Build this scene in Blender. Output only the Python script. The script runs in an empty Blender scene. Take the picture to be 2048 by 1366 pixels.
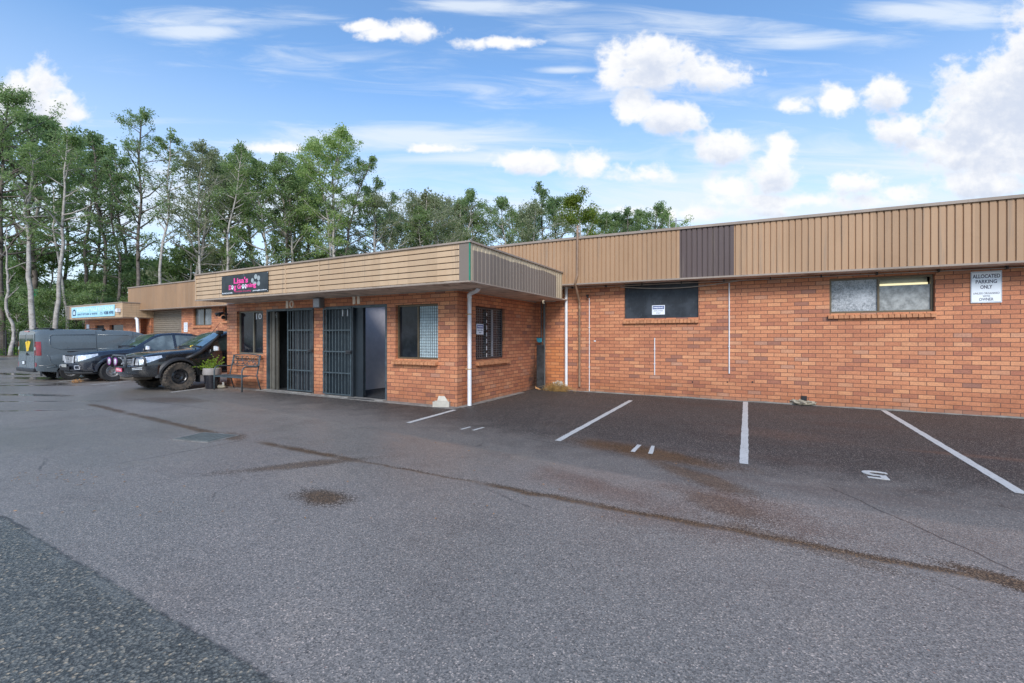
import bpy, bmesh, math, random
from mathutils import Vector, Matrix
R_ = math.radians
random.seed(7)
# ------------------------------------------------------------------ camera, sky, sun, exposure
FPX, H, HY, CX = 890.0, 1.55, 674.0, 1024.0
YAW = math.atan2(890, 1642)
CB, SB = math.cos(YAW), math.sin(YAW)
scn = bpy.context.scene
cam_d = bpy.data.cameras.new('camera'); cam = bpy.data.objects.new('camera', cam_d)
scn.collection.objects.link(cam); scn.camera = cam
cam.location = (0, 0, H); cam.rotation_euler = (R_(90), 0, YAW)
cam_d.sensor_width = 36; cam_d.lens = 36*FPX/2048; cam_d.shift_y = -(683-HY)/2048
cam_d.clip_start = .05; cam_d.clip_end = 3000
scn.view_settings.view_transform = 'Standard'; scn.view_settings.look = 'None'
scn.view_settings.exposure = 0.35; scn.view_settings.gamma = 1.0
SUN_EL, SUN_AZ = R_(34), math.atan2(0.5, -1.0)      # azimuth: direction vector (sin, cos) toward the sun
def ray(px, py):
    r = (px-CX)/FPX
    return Vector((CB*r-SB, SB*r+CB, (HY-py)/FPX))
def G(px, py, z=0):
    d = ray(px, py); t = (z-H)/d.z
    return Vector((d.x*t, d.y*t, z))
def PY(px, py, Y):
    d = ray(px, py); t = Y/d.y
    return Vector((d.x*t, Y, H+d.z*t))
def PX(px, py, X):
    d = ray(px, py); t = X/d.x
    return Vector((X, d.y*t, H+d.z*t))

class NT:
    def __init__(s, tree): s.t = tree; s.n = tree.nodes; s.l = tree.links
    def node(s, typ, **kw):
        n = s.n.new(typ)
        for k, v in kw.items(): setattr(n, k, v)
        return n
    def put(s, sock, v):
        if v is None: return
        if isinstance(v, bpy.types.NodeSocket): s.l.new(v, sock)
        elif sock.type == 'RGBA' and not hasattr(v, '__len__'): sock.default_value = (v, v, v, 1)
        elif sock.type == 'RGBA' and len(v) == 3: sock.default_value = (*v, 1)
        elif sock.type == 'VECTOR' and not hasattr(v, '__len__'): sock.default_value = (v, v, v)
        else: sock.default_value = v
    def m(s, op, a, b=None, c=None, clamp=False):
        n = s.node('ShaderNodeMath', operation=op, use_clamp=clamp)
        s.put(n.inputs[0], a); s.put(n.inputs[1], b); s.put(n.inputs[2], c); return n.outputs[0]
    def vm(s, op, a, b=None, sc=None):
        n = s.node('ShaderNodeVectorMath', operation=op)
        s.put(n.inputs[0], a); s.put(n.inputs[1], b)
        if sc is not None: s.put(n.inputs['Scale'], sc)
        return n.outputs['Value'] if op in ('DOT_PRODUCT', 'LENGTH', 'DISTANCE') else n.outputs['Vector']
    def comb(s, x, y, z):
        n = s.node('ShaderNodeCombineXYZ')
        for i, v in enumerate((x, y, z)): s.put(n.inputs[i], v)
        return n.outputs[0]
    def sep(s, v):
        n = s.node('ShaderNodeSeparateXYZ'); s.put(n.inputs[0], v); return n.outputs
    def mix(s, f, a, b, mode='MIX'):
        n = s.node('ShaderNodeMix', data_type='RGBA', blend_type=mode)
        s.put(n.inputs[0], f); s.put(n.inputs[6], a); s.put(n.inputs[7], b); return n.outputs[2]
    def mixf(s, f, a, b):
        n = s.node('ShaderNodeMix', data_type='FLOAT')
        s.put(n.inputs[0], f); s.put(n.inputs[2], a); s.put(n.inputs[3], b); return n.outputs[0]
    def mr(s, v, a, b, c=0.0, d=1.0, smooth=True):
        n = s.node('ShaderNodeMapRange', interpolation_type='SMOOTHSTEP' if smooth else 'LINEAR')
        for i, q in enumerate((v, a, b, c, d)): s.put(n.inputs[i], q)
        return n.outputs[0]
    def noise(s, vec, scale, detail=3, rough=.5, dist=0, col=False):
        n = s.node('ShaderNodeTexNoise'); s.put(n.inputs['Vector'], vec)
        n.inputs['Scale'].default_value = scale; n.inputs['Detail'].default_value = detail
        n.inputs['Roughness'].default_value = rough; n.inputs['Distortion'].default_value = dist
        return n.outputs['Color' if col else 'Fac']
    def vor(s, vec, scale, out='Distance', feature='F1'):
        n = s.node('ShaderNodeTexVoronoi', feature=feature); s.put(n.inputs['Vector'], vec)
        n.inputs['Scale'].default_value = scale; return n.outputs[out]
    def ramp(s, f, stops, interp='LINEAR'):
        n = s.node('ShaderNodeValToRGB'); s.put(n.inputs[0], f); cr = n.color_ramp; cr.interpolation = interp
        while len(cr.elements) < len(stops): cr.elements.new(.5)
        for e, (p, c) in zip(cr.elements, stops): e.position = p; e.color = (*c, 1) if hasattr(c, '__len__') else (c, c, c, 1)
        return n.outputs[0]
    def bump(s, h, strength=.3, dist=.01):
        n = s.node('ShaderNodeBump'); n.inputs['Strength'].default_value = strength
        n.inputs['Distance'].default_value = dist; s.put(n.inputs['Height'], h); return n.outputs[0]

# world: Nishita sky with procedural cirrus and cumulus placed by direction
world = bpy.data.worlds.new('World'); scn.world = world; world.use_nodes = True
wt = world.node_tree; wt.nodes.clear(); W = NT(wt)
out = W.node('ShaderNodeOutputWorld'); bg = W.node('ShaderNodeBackground'); W.l.new(bg.outputs[0], out.inputs[0])
sky = W.node('ShaderNodeTexSky', sky_type='NISHITA'); sky.sun_disc = False
sky.sun_elevation = SUN_EL; sky.sun_rotation = SUN_AZ
sky.air_density = 1.0; sky.dust_density = 0.25; sky.ozone_density = 2.2
bg.inputs['Strength'].default_value = .125
dirv = W.node('ShaderNodeTexCoord').outputs['Generated']
dr = W.vm('DOT_PRODUCT', dirv, (CB, SB, 0)); df = W.vm('DOT_PRODUCT', dirv, (-SB, CB, 0))
dz = W.sep(dirv)[2]
az = W.m('ARCTAN2', dr, df); el = W.m('ARCSINE', dz)
def azel(px, py):
    d = ray(px, py).normalized()
    return math.atan2(d.x*CB+d.y*SB, -d.x*SB+d.y*CB), math.asin(d.z)
dfc = W.m('MAXIMUM', df, .12)
U_ = W.m('DIVIDE', dr, dfc); V_ = W.m('DIVIDE', dz, dfc)
front = W.mr(df, .12, .35)
P3 = W.comb(U_, W.m('MULTIPLY', V_, 1.2), 0.0)
n1 = W.noise(P3, 8, 8, .56, .2); n2 = W.noise(P3, 34, 4, .6)
bil = W.m('ABSOLUTE', W.m('SUBTRACT', W.noise(P3, 15, 5, .55, .0), .5))
wob = W.m('ADD', W.m('ADD', W.m('MULTIPLY', W.m('SUBTRACT', n1, .47), 2.3), W.m('MULTIPLY', W.m('SUBTRACT', .085, bil), 2.2)), W.m('MULTIPLY', W.m('SUBTRACT', n2, .5), .55))
def blob(px, py, hw, up, dn, amp=1.0, dv=0.0):
    a0, e0 = (px-CX)/FPX, (HY-py)/FPX
    sa, su, sd = hw/FPX, up/FPX, dn/FPX
    d = W.m('SUBTRACT', V_, e0-dv)
    ey = W.m('MAXIMUM', W.m('MULTIPLY', d, 1/su), W.m('MULTIPLY', d, -1/sd))
    ex = W.m('MULTIPLY', W.m('SUBTRACT', U_, a0), 1/sa)
    q = W.m('SQRT', W.m('ADD', W.m('MULTIPLY', ex, ex), W.m('MULTIPLY', ey, ey)))
    return W.m('MULTIPLY', W.m('SUBTRACT', 1.0, q), amp)
CUM = [(1228,115,40,38,70),(1300,118,85,48,52),(1400,150,85,38,34),(1310,150,110,30,30),(1268,212,42,42,34),(1340,232,62,32,36),
 (1455,300,56,40,34,.95),(1563,298,32,36,44,.95),(1545,350,62,36,46,.9),(1470,372,50,30,28,.85),(2070,120,95,120,100,1.3),(2030,200,160,100,130,1.4),(1955,245,130,70,80,1.2),
 (2060,280,190,120,110),(1930,300,110,50,50),(1800,262,55,36,34),(1850,290,80,22,22,.8),(1770,182,52,38,42),(1682,200,38,34,30),(1588,212,36,14,14,.8),(1290,350,70,30,20),(1080,330,85,34,22),
 (1175,328,40,26,24),(40,215,100,72,46),(100,222,85,58,34),(145,228,40,34,18),(835,62,55,24,20,.85),(770,66,50,14,14),(720,52,50,14,12),(990,85,80,10,12,.7),
 (1720,362,70,26,22,.8),(1810,385,70,22,18,.8),(1960,365,130,28,26,.9),(1600,402,200,16,16,.7),(1400,425,160,14,14,.6),(560,297,80,14,10,.8),(870,298,60,12,8,.8)]
fld = None; fup = None
for c in CUM:
    b = blob(*c); fld = b if fld is None else W.m('MAXIMUM', fld, b)
    if c[2] > 50:
        b = blob(*c, dv=.034); fup = b if fup is None else W.m('MAXIMUM', fup, b)
den = W.m('ADD', fld, wob)
cmask = W.m('MULTIPLY', W.mr(den, -.12, .60), front)
upn = W.noise(W.vm('ADD', P3, (0.0, .041, 0)), 8, 6, .56, .2)
dup = W.m('ADD', fup, W.m('ADD', W.m('MULTIPLY', W.m('SUBTRACT', upn, .47), 2.6), W.m('MULTIPLY', W.m('SUBTRACT', .085, bil), 3.2)))
shade = W.mr(W.m('ADD', dup, W.m('MULTIPLY', W.m('SUBTRACT', n2, .5), 1.2)), -.25, 1.7, 1.0, 0.0)
ccol = W.mix(shade, (4.35, 4.75, 5.6), (6.45, 6.45, 6.5))
# cirrus streaks
Pc = W.comb(U_, W.m('MULTIPLY', W.m('ADD', V_, W.m('MULTIPLY', U_, .05)), 7.0), .3)
nc = W.noise(Pc, 3.2, 9, .62, .8)
CIR = [(820,275,620,45,60,1.1),(1000,315,420,30,26,1.2),(400,62,160,22,26,1.25),(420,40,330,40,40,.8),(960,10,260,20,30,1.2),(1150,70,160,40,80,.8),(1900,25,260,45,45,1.25),(1600,85,330,40,40,.9),(1130,140,120,14,14,1.2),(300,245,260,18,16,.8),(1850,330,900,110,80,.9),(1500,420,1500,130,80,1.1),(300,420,1000,170,60,1.25),(1300,180,900,120,60,.55),(700,120,700,80,60,.5),(1300,60,500,60,60,.7)]
cf = None
for c in CIR:
    b = blob(*c); b = W.m('MINIMUM', W.m('MAXIMUM', b, 0.0), 1.0); cf = b if cf is None else W.m('MAXIMUM', cf, b)
cimask = W.m('MULTIPLY', W.mr(W.m('ADD', W.m('MULTIPLY', cf, .55), W.m('SUBTRACT', nc, .62)), -.04, .50), W.m('MULTIPLY', front, .78))
low = W.mr(el, .0, .50, 1.0, .0, smooth=False)
skyc = W.mix(1.0, sky.outputs[0], (1.30, 1.55, 1.68), 'MULTIPLY')
base = W.mix(W.m('MULTIPLY', low, .92), skyc, (5.0, 5.45, 6.15))
c1 = W.mix(cimask, base, (5.5, 5.95, 6.5))
c2 = W.mix(W.m('MULTIPLY', cmask, .97), c1, ccol)
W.put(bg.inputs['Color'], c2)
sd = bpy.data.lights.new('sun', 'SUN'); sun = bpy.data.objects.new('sun', sd); scn.collection.objects.link(sun)
sd.energy = 2.6; sd.angle = R_(24); sd.color = (1, .955, .90)
tos = Vector((math.sin(SUN_AZ)*math.cos(SUN_EL), math.cos(SUN_AZ)*math.cos(SUN_EL), math.sin(SUN_EL)))
sun.rotation_euler = tos.to_track_quat('Z', 'Y').to_euler()

# ------------------------------------------------------------------ materials
def newmat(name):
    m = bpy.data.materials.new(name); m.use_nodes = True; t = NT(m.node_tree)
    b = m.node_tree.nodes['Principled BSDF']; return m, t, b
def posn(t): return t.node('ShaderNodeNewGeometry').outputs['Position']
def simple(name, col, rough=.5, metal=0.0, var=.12, scale=6, spec=.5, bump=0, emis=None, coat=0, dirt=None):
    m, t, b = newmat(name); p = t.node('ShaderNodeTexCoord').outputs['Object']
    n = t.noise(p, scale, 5, .6)
    k = t.mr(n, .3, .7, 1-var, 1+var)
    c = t.mix(1.0, (*col, 1), t.comb(k, k, k), 'MULTIPLY')
    if dirt:
        c = t.mix(t.mr(t.noise(p, dirt[1], 6, .7), dirt[2], dirt[2]+.2), c, dirt[0])
    t.put(b.inputs['Base Color'], c); t.put(b.inputs['Roughness'], t.mr(t.noise(p, scale*3, 3), .3, .7, max(rough-.06, .02), min(rough+.08, 1)))
    b.inputs['Metallic'].default_value = metal; b.inputs['Specular IOR Level'].default_value = spec
    if coat: b.inputs['Coat Weight'].default_value = coat; b.inputs['Coat Roughness'].default_value = .04
    if bump: t.put(b.inputs['Normal'], t.bump(t.noise(p, scale*8, 4), bump, .01))
    if emis: b.inputs['Emission Color'].default_value = (*emis[0], 1); b.inputs['Emission Strength'].default_value = emis[1]
    return m
def brick_mat():
    m, t, b = newmat('brick'); p = posn(t); s = t.sep(p)
    u = t.m('ADD', t.m('ADD', s[0], s[1]), .05); z = s[2]
    vec = t.comb(u, z, 0)
    def bt(c1, c2, mo, w=.270, h=.0905, ms=.0062):
        n = t.node('ShaderNodeTexBrick'); n.offset = .5; n.squash = 1
        t.put(n.inputs['Vector'], vec); t.put(n.inputs['Color1'], c1); t.put(n.inputs['Color2'], c2); t.put(n.inputs['Mortar'], mo)
        n.inputs['Scale'].default_value = 1; n.inputs['Mortar Size'].default_value = ms; n.inputs['Mortar Smooth'].default_value = .25
        n.inputs['Bias'].default_value = 0; n.inputs['Brick Width'].default_value = w; n.inputs['Row Height'].default_value = h
        return n
    n = bt(0.0, 1.0, 0.5)
    rnd = t.m('MULTIPLY', n.outputs['Color'], 1.0)
    col = t.ramp(rnd, [(0, (.28, .14, .10)), (.05, (.40, .155, .092)), (.15, (.49, .19, .098)), (.45, (.56, .225, .112)), (.75, (.61, .255, .128)), (.93, (.67, .31, .155)), (1, (.46, .24, .16))])
    big = t.noise(p, .9, 4, .6); fine = t.noise(p, 45, 4, .7)
    col = t.mix(t.mr(big, .35, .7, 0, .35), col, (.36, .13, .075))
    fs = t.mr(fine, .3, .7, .82, 1.16); col = t.mix(1.0, col, t.comb(fs, fs, fs), 'MULTIPLY')
    # dark burnt flecks and pale lime bloom
    fl = t.mr(t.vor(p, 9), .0, .13, 1, 0); fl = t.m('MULTIPLY', fl, t.mr(t.noise(p, 6, 2), .52, .6))
    col = t.mix(t.m('MULTIPLY', fl, .6), col, (.16, .05, .035))
    lime = t.m('MULTIPLY', t.mr(t.noise(t.vm('MULTIPLY', p, (1, 1, 2.2)), 2.4, 5, .7), .62, .78), t.mr(z, 1.0, 2.2, 1, .6))
    col = t.mix(t.m('MULTIPLY', lime, .3), col, (.55, .36, .27))
    # soot stain in the wall corner, orange rust wash beside the white downpipe
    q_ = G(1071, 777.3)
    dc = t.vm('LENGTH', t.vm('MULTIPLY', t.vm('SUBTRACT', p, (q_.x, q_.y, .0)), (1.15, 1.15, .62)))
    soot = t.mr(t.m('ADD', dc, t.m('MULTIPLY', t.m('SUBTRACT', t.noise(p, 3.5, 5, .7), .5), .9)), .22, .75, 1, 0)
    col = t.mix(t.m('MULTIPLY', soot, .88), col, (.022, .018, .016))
    dr_ = t.vm('LENGTH', t.vm('MULTIPLY', t.vm('SUBTRACT', p, (q_.x+.62, q_.y, .75)), (1.9, 1, .95)))
    rust = t.mr(t.m('ADD', dr_, t.m('MULTIPLY', t.m('SUBTRACT', t.noise(p, 4, 4, .6), .5), .8)), .3, 1.0, 1, 0)
    col = t.mix(t.m('MULTIPLY', rust, .5), col, (.52, .17, .035))
    run = t.m('MULTIPLY', t.mr(t.noise(t.vm('MULTIPLY', p, (3.2, 3.2, .35)), 1.0, 5, .65), .56, .70), t.mr(z, 2.9, 1.6, 1, .25))
    col = t.mix(t.m('MULTIPLY', run, .30), col, t.mix(1.0, col, (.50, .42, .38), 'MULTIPLY'))
    # rising damp near the ground
    damp = t.m('MULTIPLY', t.mr(z, .0, .75, 1, 0), t.mr(t.noise(p, 1.6, 4, .7), .3, .7, .2, 1))
    col = t.mix(t.m('MULTIPLY', damp, .75), col, t.mix(1.0, col, (.58, .50, .42), 'MULTIPLY'))
    foot = t.mr(t.m('ADD', z, t.m('MULTIPLY', t.m('SUBTRACT', t.noise(p, 5, 4, .7), .5), .16)), .02, .13, 1, 0); col = t.mix(t.m('MULTIPLY', foot, .45), col, (.24, .15, .10))
    col = t.mix(n.outputs['Fac'], col, t.mix(t.noise(p, 3, 3), (.11, .050, .034), (.17, .095, .07)))
    t.put(b.inputs['Base Color'], col); t.put(b.inputs['Roughness'], t.mr(fine, .3, .7, .62, .85))
    b.inputs['Specular IOR Level'].default_value = .35
    hgt = t.m('ADD', t.m('MULTIPLY', n.outputs['Fac'], -1.0), t.m('MULTIPLY', fine, .25))
    t.put(b.inputs['Normal'], t.bump(hgt, .7, .006)); return m
def metal_fascia(name, col, dirt=(.30, .21, .13), amt=.35, speck=True):
    m, t, b = newmat(name); p = posn(t)
    n = t.noise(t.vm('MULTIPLY', p, (1, 1, .35)), 3.0, 5, .65); f = t.noise(p, 70, 3, .8); g = t.noise(p, .45, 3, .6)
    c = t.mix(t.m('MULTIPLY', t.mr(n, .4, .75), amt), (*col, 1), dirt)
    c = t.mix(t.mr(g, .35, .65, 0, .3), c, t.mix(1.0, c, (.86, .80, .74), 'MULTIPLY'))
    if speck:
        c = t.mix(t.mr(f, .58, .72, 0, .5), c, (min(col[0]*1.35, .8), min(col[1]*1.3, .75), min(col[2]*1.2, .7)))
        c = t.mix(t.mr(t.noise(p, 38, 4, .8), .60, .75, 0, .4), c, (.2, .14, .09))
    st = t.m('MULTIPLY', t.mr(t.noise(t.vm('MULTIPLY', p, (9, 9, .5)), 1.0, 4, .7), .52, .72), .50)
    sx_ = t.sep(p); wn = t.node('ShaderNodeTexWhiteNoise', noise_dimensions='1D'); t.put(wn.inputs['W'], t.m('FLOOR', t.m('MULTIPLY', t.m('ADD', sx_[0], sx_[1]), 1.31)))
    kk = t.mr(wn.outputs['Value'], 0, 1, .91, 1.07, smooth=False); c = t.mix(1.0, c, t.comb(kk, kk, kk), 'MULTIPLY')
    c = t.mix(st, c, (.22, .17, .13))
    t.put(b.inputs['Base Color'], c); b.inputs['Roughness'].default_value = .55; b.inputs['Specular IOR Level'].default_value = .35
    return m
def glass_dark(name, col=(.012, .016, .02), rough=.06, spec=.6, streak=.0):
    m, t, b = newmat(name); p = t.node('ShaderNodeTexCoord').outputs['Object']
    c = t.mix(t.mr(t.noise(p, 2.2, 4, .6), .4, .7, 0, .6), (*col, 1), tuple(min(1, x*2.6+.01) for x in col))
    if streak:
        sv = t.noise(t.vm('MULTIPLY', p, (26, 26, 3)), 1.6, 4, .7); c = t.mix(t.mr(sv, .6, .75, 0, streak), c, (.25, .3, .32))
    t.put(b.inputs['Base Color'], c); b.inputs['Roughness'].default_value = rough; b.inputs['Specular IOR Level'].default_value = spec
    return m
M = {}
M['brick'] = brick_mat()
M['sill'] = simple('sill_brick', (.50, .22, .105), .75, var=.25, scale=9, bump=.2)
M['mortar'] = simple('mortar', (.30, .24, .20), .9)
M['tan_h'] = metal_fascia('tan_horizontal_board', (.56, .395, .25), (.44, .27, .15))
M['tan_v'] = metal_fascia('tan_ribbed_cladding', (.42, .26, .15), (.34, .20, .11))
M['tan_v2'] = metal_fascia('cream_side_cladding', (.50, .41, .28))
M['grey_v'] = metal_fascia('grey_brown_paint', (.205, .165, .135), (.16, .13, .11), speck=False)
M['dark_v'] = metal_fascia('charcoal_brown_cladding', (.105, .075, .07), (.14, .105, .10), speck=False)
M['trim'] = metal_fascia('trim_brown', (.33, .265, .215), (.24, .18, .14), speck=False)
M['green'] = simple('green_tape', (.02, .22, .13), .5)
M['soffit'] = simple('soffit', (.64, .53, .43), .8, var=.2, scale=3, dirt=((.22, .15, .11), 2.0, .5))
M['roof'] = simple('roof', (.35, .34, .32), .6)
M['concrete'] = simple('concrete', (.22, .205, .185), .85, var=.3, scale=5, bump=.4)
M['white'] = simple('white_paint', (.74, .74, .75), .45, var=.06, scale=4, dirt=((.5, .42, .33), 2.5, .62))
M['cream'] = simple('cream_letter', (.80, .70, .58), .5)
M['pipe_brown'] = simple('brown_pipe', (.27, .17, .11), .5, var=.2, dirt=((.36, .29, .23), 6, .55))
M['grey_pipe'] = simple('grey_conduit', (.42, .36, .31), .5)
M['steel_black'] = simple('black_steel', (.055, .075, .085), .42, var=.3, spec=.6, dirt=((.12, .13, .13), 14, .62))
M['bronze'] = simple('bronze_frame', (.125, .095, .058), .42, metal=.3)
M['dark_frame'] = simple('dark_frame', (.03, .03, .033), .4)
M['glass'] = glass_dark('dark_glass', (.008, .010, .014), .10, .28, streak=.15)
M['glass_g'] = glass_dark('grey_glass', (.11, .12, .125), .12)
M['screen'] = glass_dark('black_screen', (.020, .024, .030), .45, .35, streak=.35)
M['black'] = simple('matt_black', (.014, .014, .016), .7)
M['charred'] = simple('charred_board', (.035, .036, .038), .8, var=.5, scale=4)
M['rubber'] = simple('tyre_rubber', (.028, .028, .028), .78, var=.3, bump=.3, scale=12)
M['mud_rubber'] = simple('muddy_tyre', (.04, .036, .032), .85, var=.3, bump=.5, scale=14, dirt=((.115, .09, .068), 5, .40))
M['rim_steel'] = simple('steel_rim', (.42, .40, .37), .4, metal=.7, var=.2, scale=12)
M['rim_black'] = simple('black_rim', (.02, .02, .022), .3, spec=.7)
M['chrome'] = simple('chrome', (.75, .75, .76), .15, metal=1.0)
M['bright'] = simple('bright_trim', (.72, .73, .75), .28, metal=.35)
M['plastic'] = simple('black_plastic', (.025, .025, .027), .5)
M['van_paint'] = simple('grey_green_paint', (.125, .150, .162), .28, coat=.7, var=.06, scale=1.5)
M['van_glass'] = glass_dark('van_glass', (.02, .03, .03), .05)
M['navy_paint'] = simple('navy_black_paint', (.016, .020, .030), .22, coat=1.0, var=.2, spec=.7)
M['black_paint'] = simple('black_car_paint', (.012, .013, .015), .24, coat=1.0, var=.3, dirt=((.05, .045, .038), 2.5, .55))
def windscreen_mat():
    m, t, b = newmat('windscreen'); p = t.node('ShaderNodeTexCoord').outputs['Object']
    c = t.mix(t.mr(t.noise(p, 2.5, 4, .6), .45, .6), (.07, .11, .11), (.02, .035, .035))
    t.put(b.inputs['Base Color'], c); b.inputs['Roughness'].default_value = .05; b.inputs['Specular IOR Level'].default_value = 1.0
    b.inputs['Coat Weight'].default_value = 1; b.inputs['Coat Roughness'].default_value = .02; b.inputs['Coat IOR'].default_value = 2.0
    return m
M['wscreen'] = windscreen_mat()
M['side_glass'] = glass_dark('side_glass', (.10, .125, .13), .05, .9)
M['hoop'] = simple('hoop_powder_coat', (.07, .075, .08), .35)
M['lamp_clear'] = simple('clear_lamp', (.72, .74, .76), .12, metal=.4, var=.3, scale=16)
M['lamp_red'] = simple('red_lamp', (.36, .012, .015), .15, coat=1, var=.3)
M['plate_pink'] = simple('pink_plate', (.72, .10, .18), .4)
M['purple'] = simple('purple_ring', (.30, .04, .28), .35)
M['yellow'] = simple('yellow_plastic', (.80, .52, .02), .5)
M['skyblue'] = simple('pale_blue_sign', (.38, .68, .80), .5, var=.1, dirt=((.5, .6, .62), 1.5, .55))
M['navy'] = simple('navy_print', (.02, .04, .11), .5)
M['sign_white'] = simple('sign_white', (.78, .82, .86), .45, var=.04)
M['sign_black'] = simple('sign_black', (.018, .022, .024), .35, var=.4, scale=2)
M['blue_band'] = simple('blue_print', (.02, .055, .25), .5)
M['ink'] = simple('dark_print', (.05, .05, .09), .6)
M['pink'] = simple('pink_print', (.90, .07, .34), .5)
M['pinkdim'] = simple('rose_print', (.62, .06, .17), .5)
M['pawgrey'] = simple('grey_print', (.33, .37, .37), .5)
M['pale'] = simple('pale_print', (.62, .80, .85), .5)
M['roller'] = simple('roller_door', (.21, .175, .135), .5, var=.1)
M['lilac'] = simple('lilac_wall', (.84, .79, .80), .9, var=.05)
M['floor_dark'] = simple('dark_floor', (.04, .042, .045), .6)
M['blind'] = simple('blue_blind', (.42, .52, .55), .7)
M['mesh'] = simple('mesh_wire', (.05, .055, .06), .5)
M['pot'] = simple('glazed_pot', (.018, .018, .024), .2, spec=.7)
M['pot_rim'] = simple('pot_rim', (.30, .27, .25), .6, dirt=((.5, .16, .08), 7, .6))
M['soil'] = simple('soil', (.20, .09, .05), .9)
M['stone'] = simple('stone', (.32, .28, .21), .9, var=.4, scale=9, bump=.6)
M['stone_w'] = simple('pale_stone', (.55, .52, .46), .9, var=.2, scale=9)
M['card'] = simple('white_box', (.47, .44, .37), .6)
M['teal'] = simple('teal_plastic', (.03, .27, .36), .4)
M['litter'] = simple('dry_leaf', (.42, .22, .09), .8, var=.4, scale=20)
M['rust_grass'] = simple('dry_grass', (.42, .26, .09), .8, var=.4, scale=8)
M['paperwhite'] = simple('crumpled_paper', (.65, .62, .58), .8, var=.2)
M['lamp'] = simple('lamp_tube', (.9, .85, .6), .5, emis=((1, .88, .50), .75))
M['wall_in'] = simple('pale_inside_wall', (.40, .42, .40), .8)
def frosted():
    m, t, b = newmat('frosted_pane'); p = t.node('ShaderNodeTexCoord').outputs['Object']
    n = t.noise(p, 24, 6, .75, 1.2); g = t.noise(p, 1.6, 3)
    c = t.mix(t.mr(t.m('ADD', t.m('MULTIPLY', n, .6), t.m('MULTIPLY', g, .5)), .42, .70), (.11, .125, .135), (.56, .58, .60))
    t.put(b.inputs['Base Color'], c); b.inputs['Roughness'].default_value = .2; return m
M['frost'] = frosted()
def leafmat(name, a, c_, d):
    m, t, b = newmat(name); g = t.node('ShaderNodeNewGeometry')
    r = g.outputs['Random Per Island']; n = t.noise(g.outputs['Position'], .45, 3, .6)
    c = t.ramp(t.m('ADD', t.m('MULTIPLY', r, .55), t.m('MULTIPLY', n, .5)), [(.1, a), (.5, c_), (.9, d)])
    t.put(b.inputs['Base Color'], c); b.inputs['Roughness'].default_value = .55; b.inputs['Specular IOR Level'].default_value = .3
    tr = t.node('ShaderNodeBsdfTranslucent'); t.put(tr.inputs['Color'], t.mix(1.0, c, (1.25, 1.35, .9), 'MULTIPLY'))
    ms = t.node('ShaderNodeMixShader'); ms.inputs[0].default_value = .5
    o = m.node_tree.nodes['Material Output']; t.l.new(b.outputs[0], ms.inputs[1]); t.l.new(tr.outputs[0], ms.inputs[2]); t.l.new(ms.outputs[0], o.inputs[0])
    return m
M['leaf_dark'] = leafmat('dark_needle_leaf', (.115, .17, .085), (.185, .26, .12), (.27, .35, .17))
M['leaf_mid'] = leafmat('mid_green_leaf', (.14, .20, .09), (.225, .305, .13), (.33, .40, .19))
M['leaf_light'] = leafmat('light_green_leaf', (.18, .26, .09), (.31, .40, .14), (.44, .51, .21))
M['leaf_olive'] = leafmat('olive_leaf', (.18, .205, .12), (.28, .30, .185), (.38, .39, .25))
M['leaf_yellow'] = leafmat('yellow_green_leaf', (.10, .14, .02), (.20, .25, .04), (.30, .33, .07))
M['leaf_fresh'] = leafmat('fresh_leaf', (.15, .26, .02), (.30, .45, .04), (.45, .6, .09))
M['grass'] = leafmat('grass_blade', (.06, .13, .02), (.13, .26, .04), (.26, .40, .08))
def barkmat(name, a, c_):
    m, t, b = newmat(name); p = t.node('ShaderNodeTexCoord').outputs['Object']
    n = t.noise(t.vm('MULTIPLY', p, (1, 1, 1.6)), 2.2, 6, .7); k = t.noise(p, 9, 4)
    c = t.mix(t.mr(n, .42, .62), (*a, 1), c_); c = t.mix(t.mr(k, .60, .68, 0, .7), c, (.06, .045, .04))
    t.put(b.inputs['Base Color'], c); b.inputs['Roughness'].default_value = .85; return m
M['bark_pale'] = barkmat('pale_bark', (.44, .40, .36), (.30, .265, .235))
M['bark_dark'] = barkmat('dark_bark', (.12, .095, .08), (.20, .165, .14))

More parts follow.
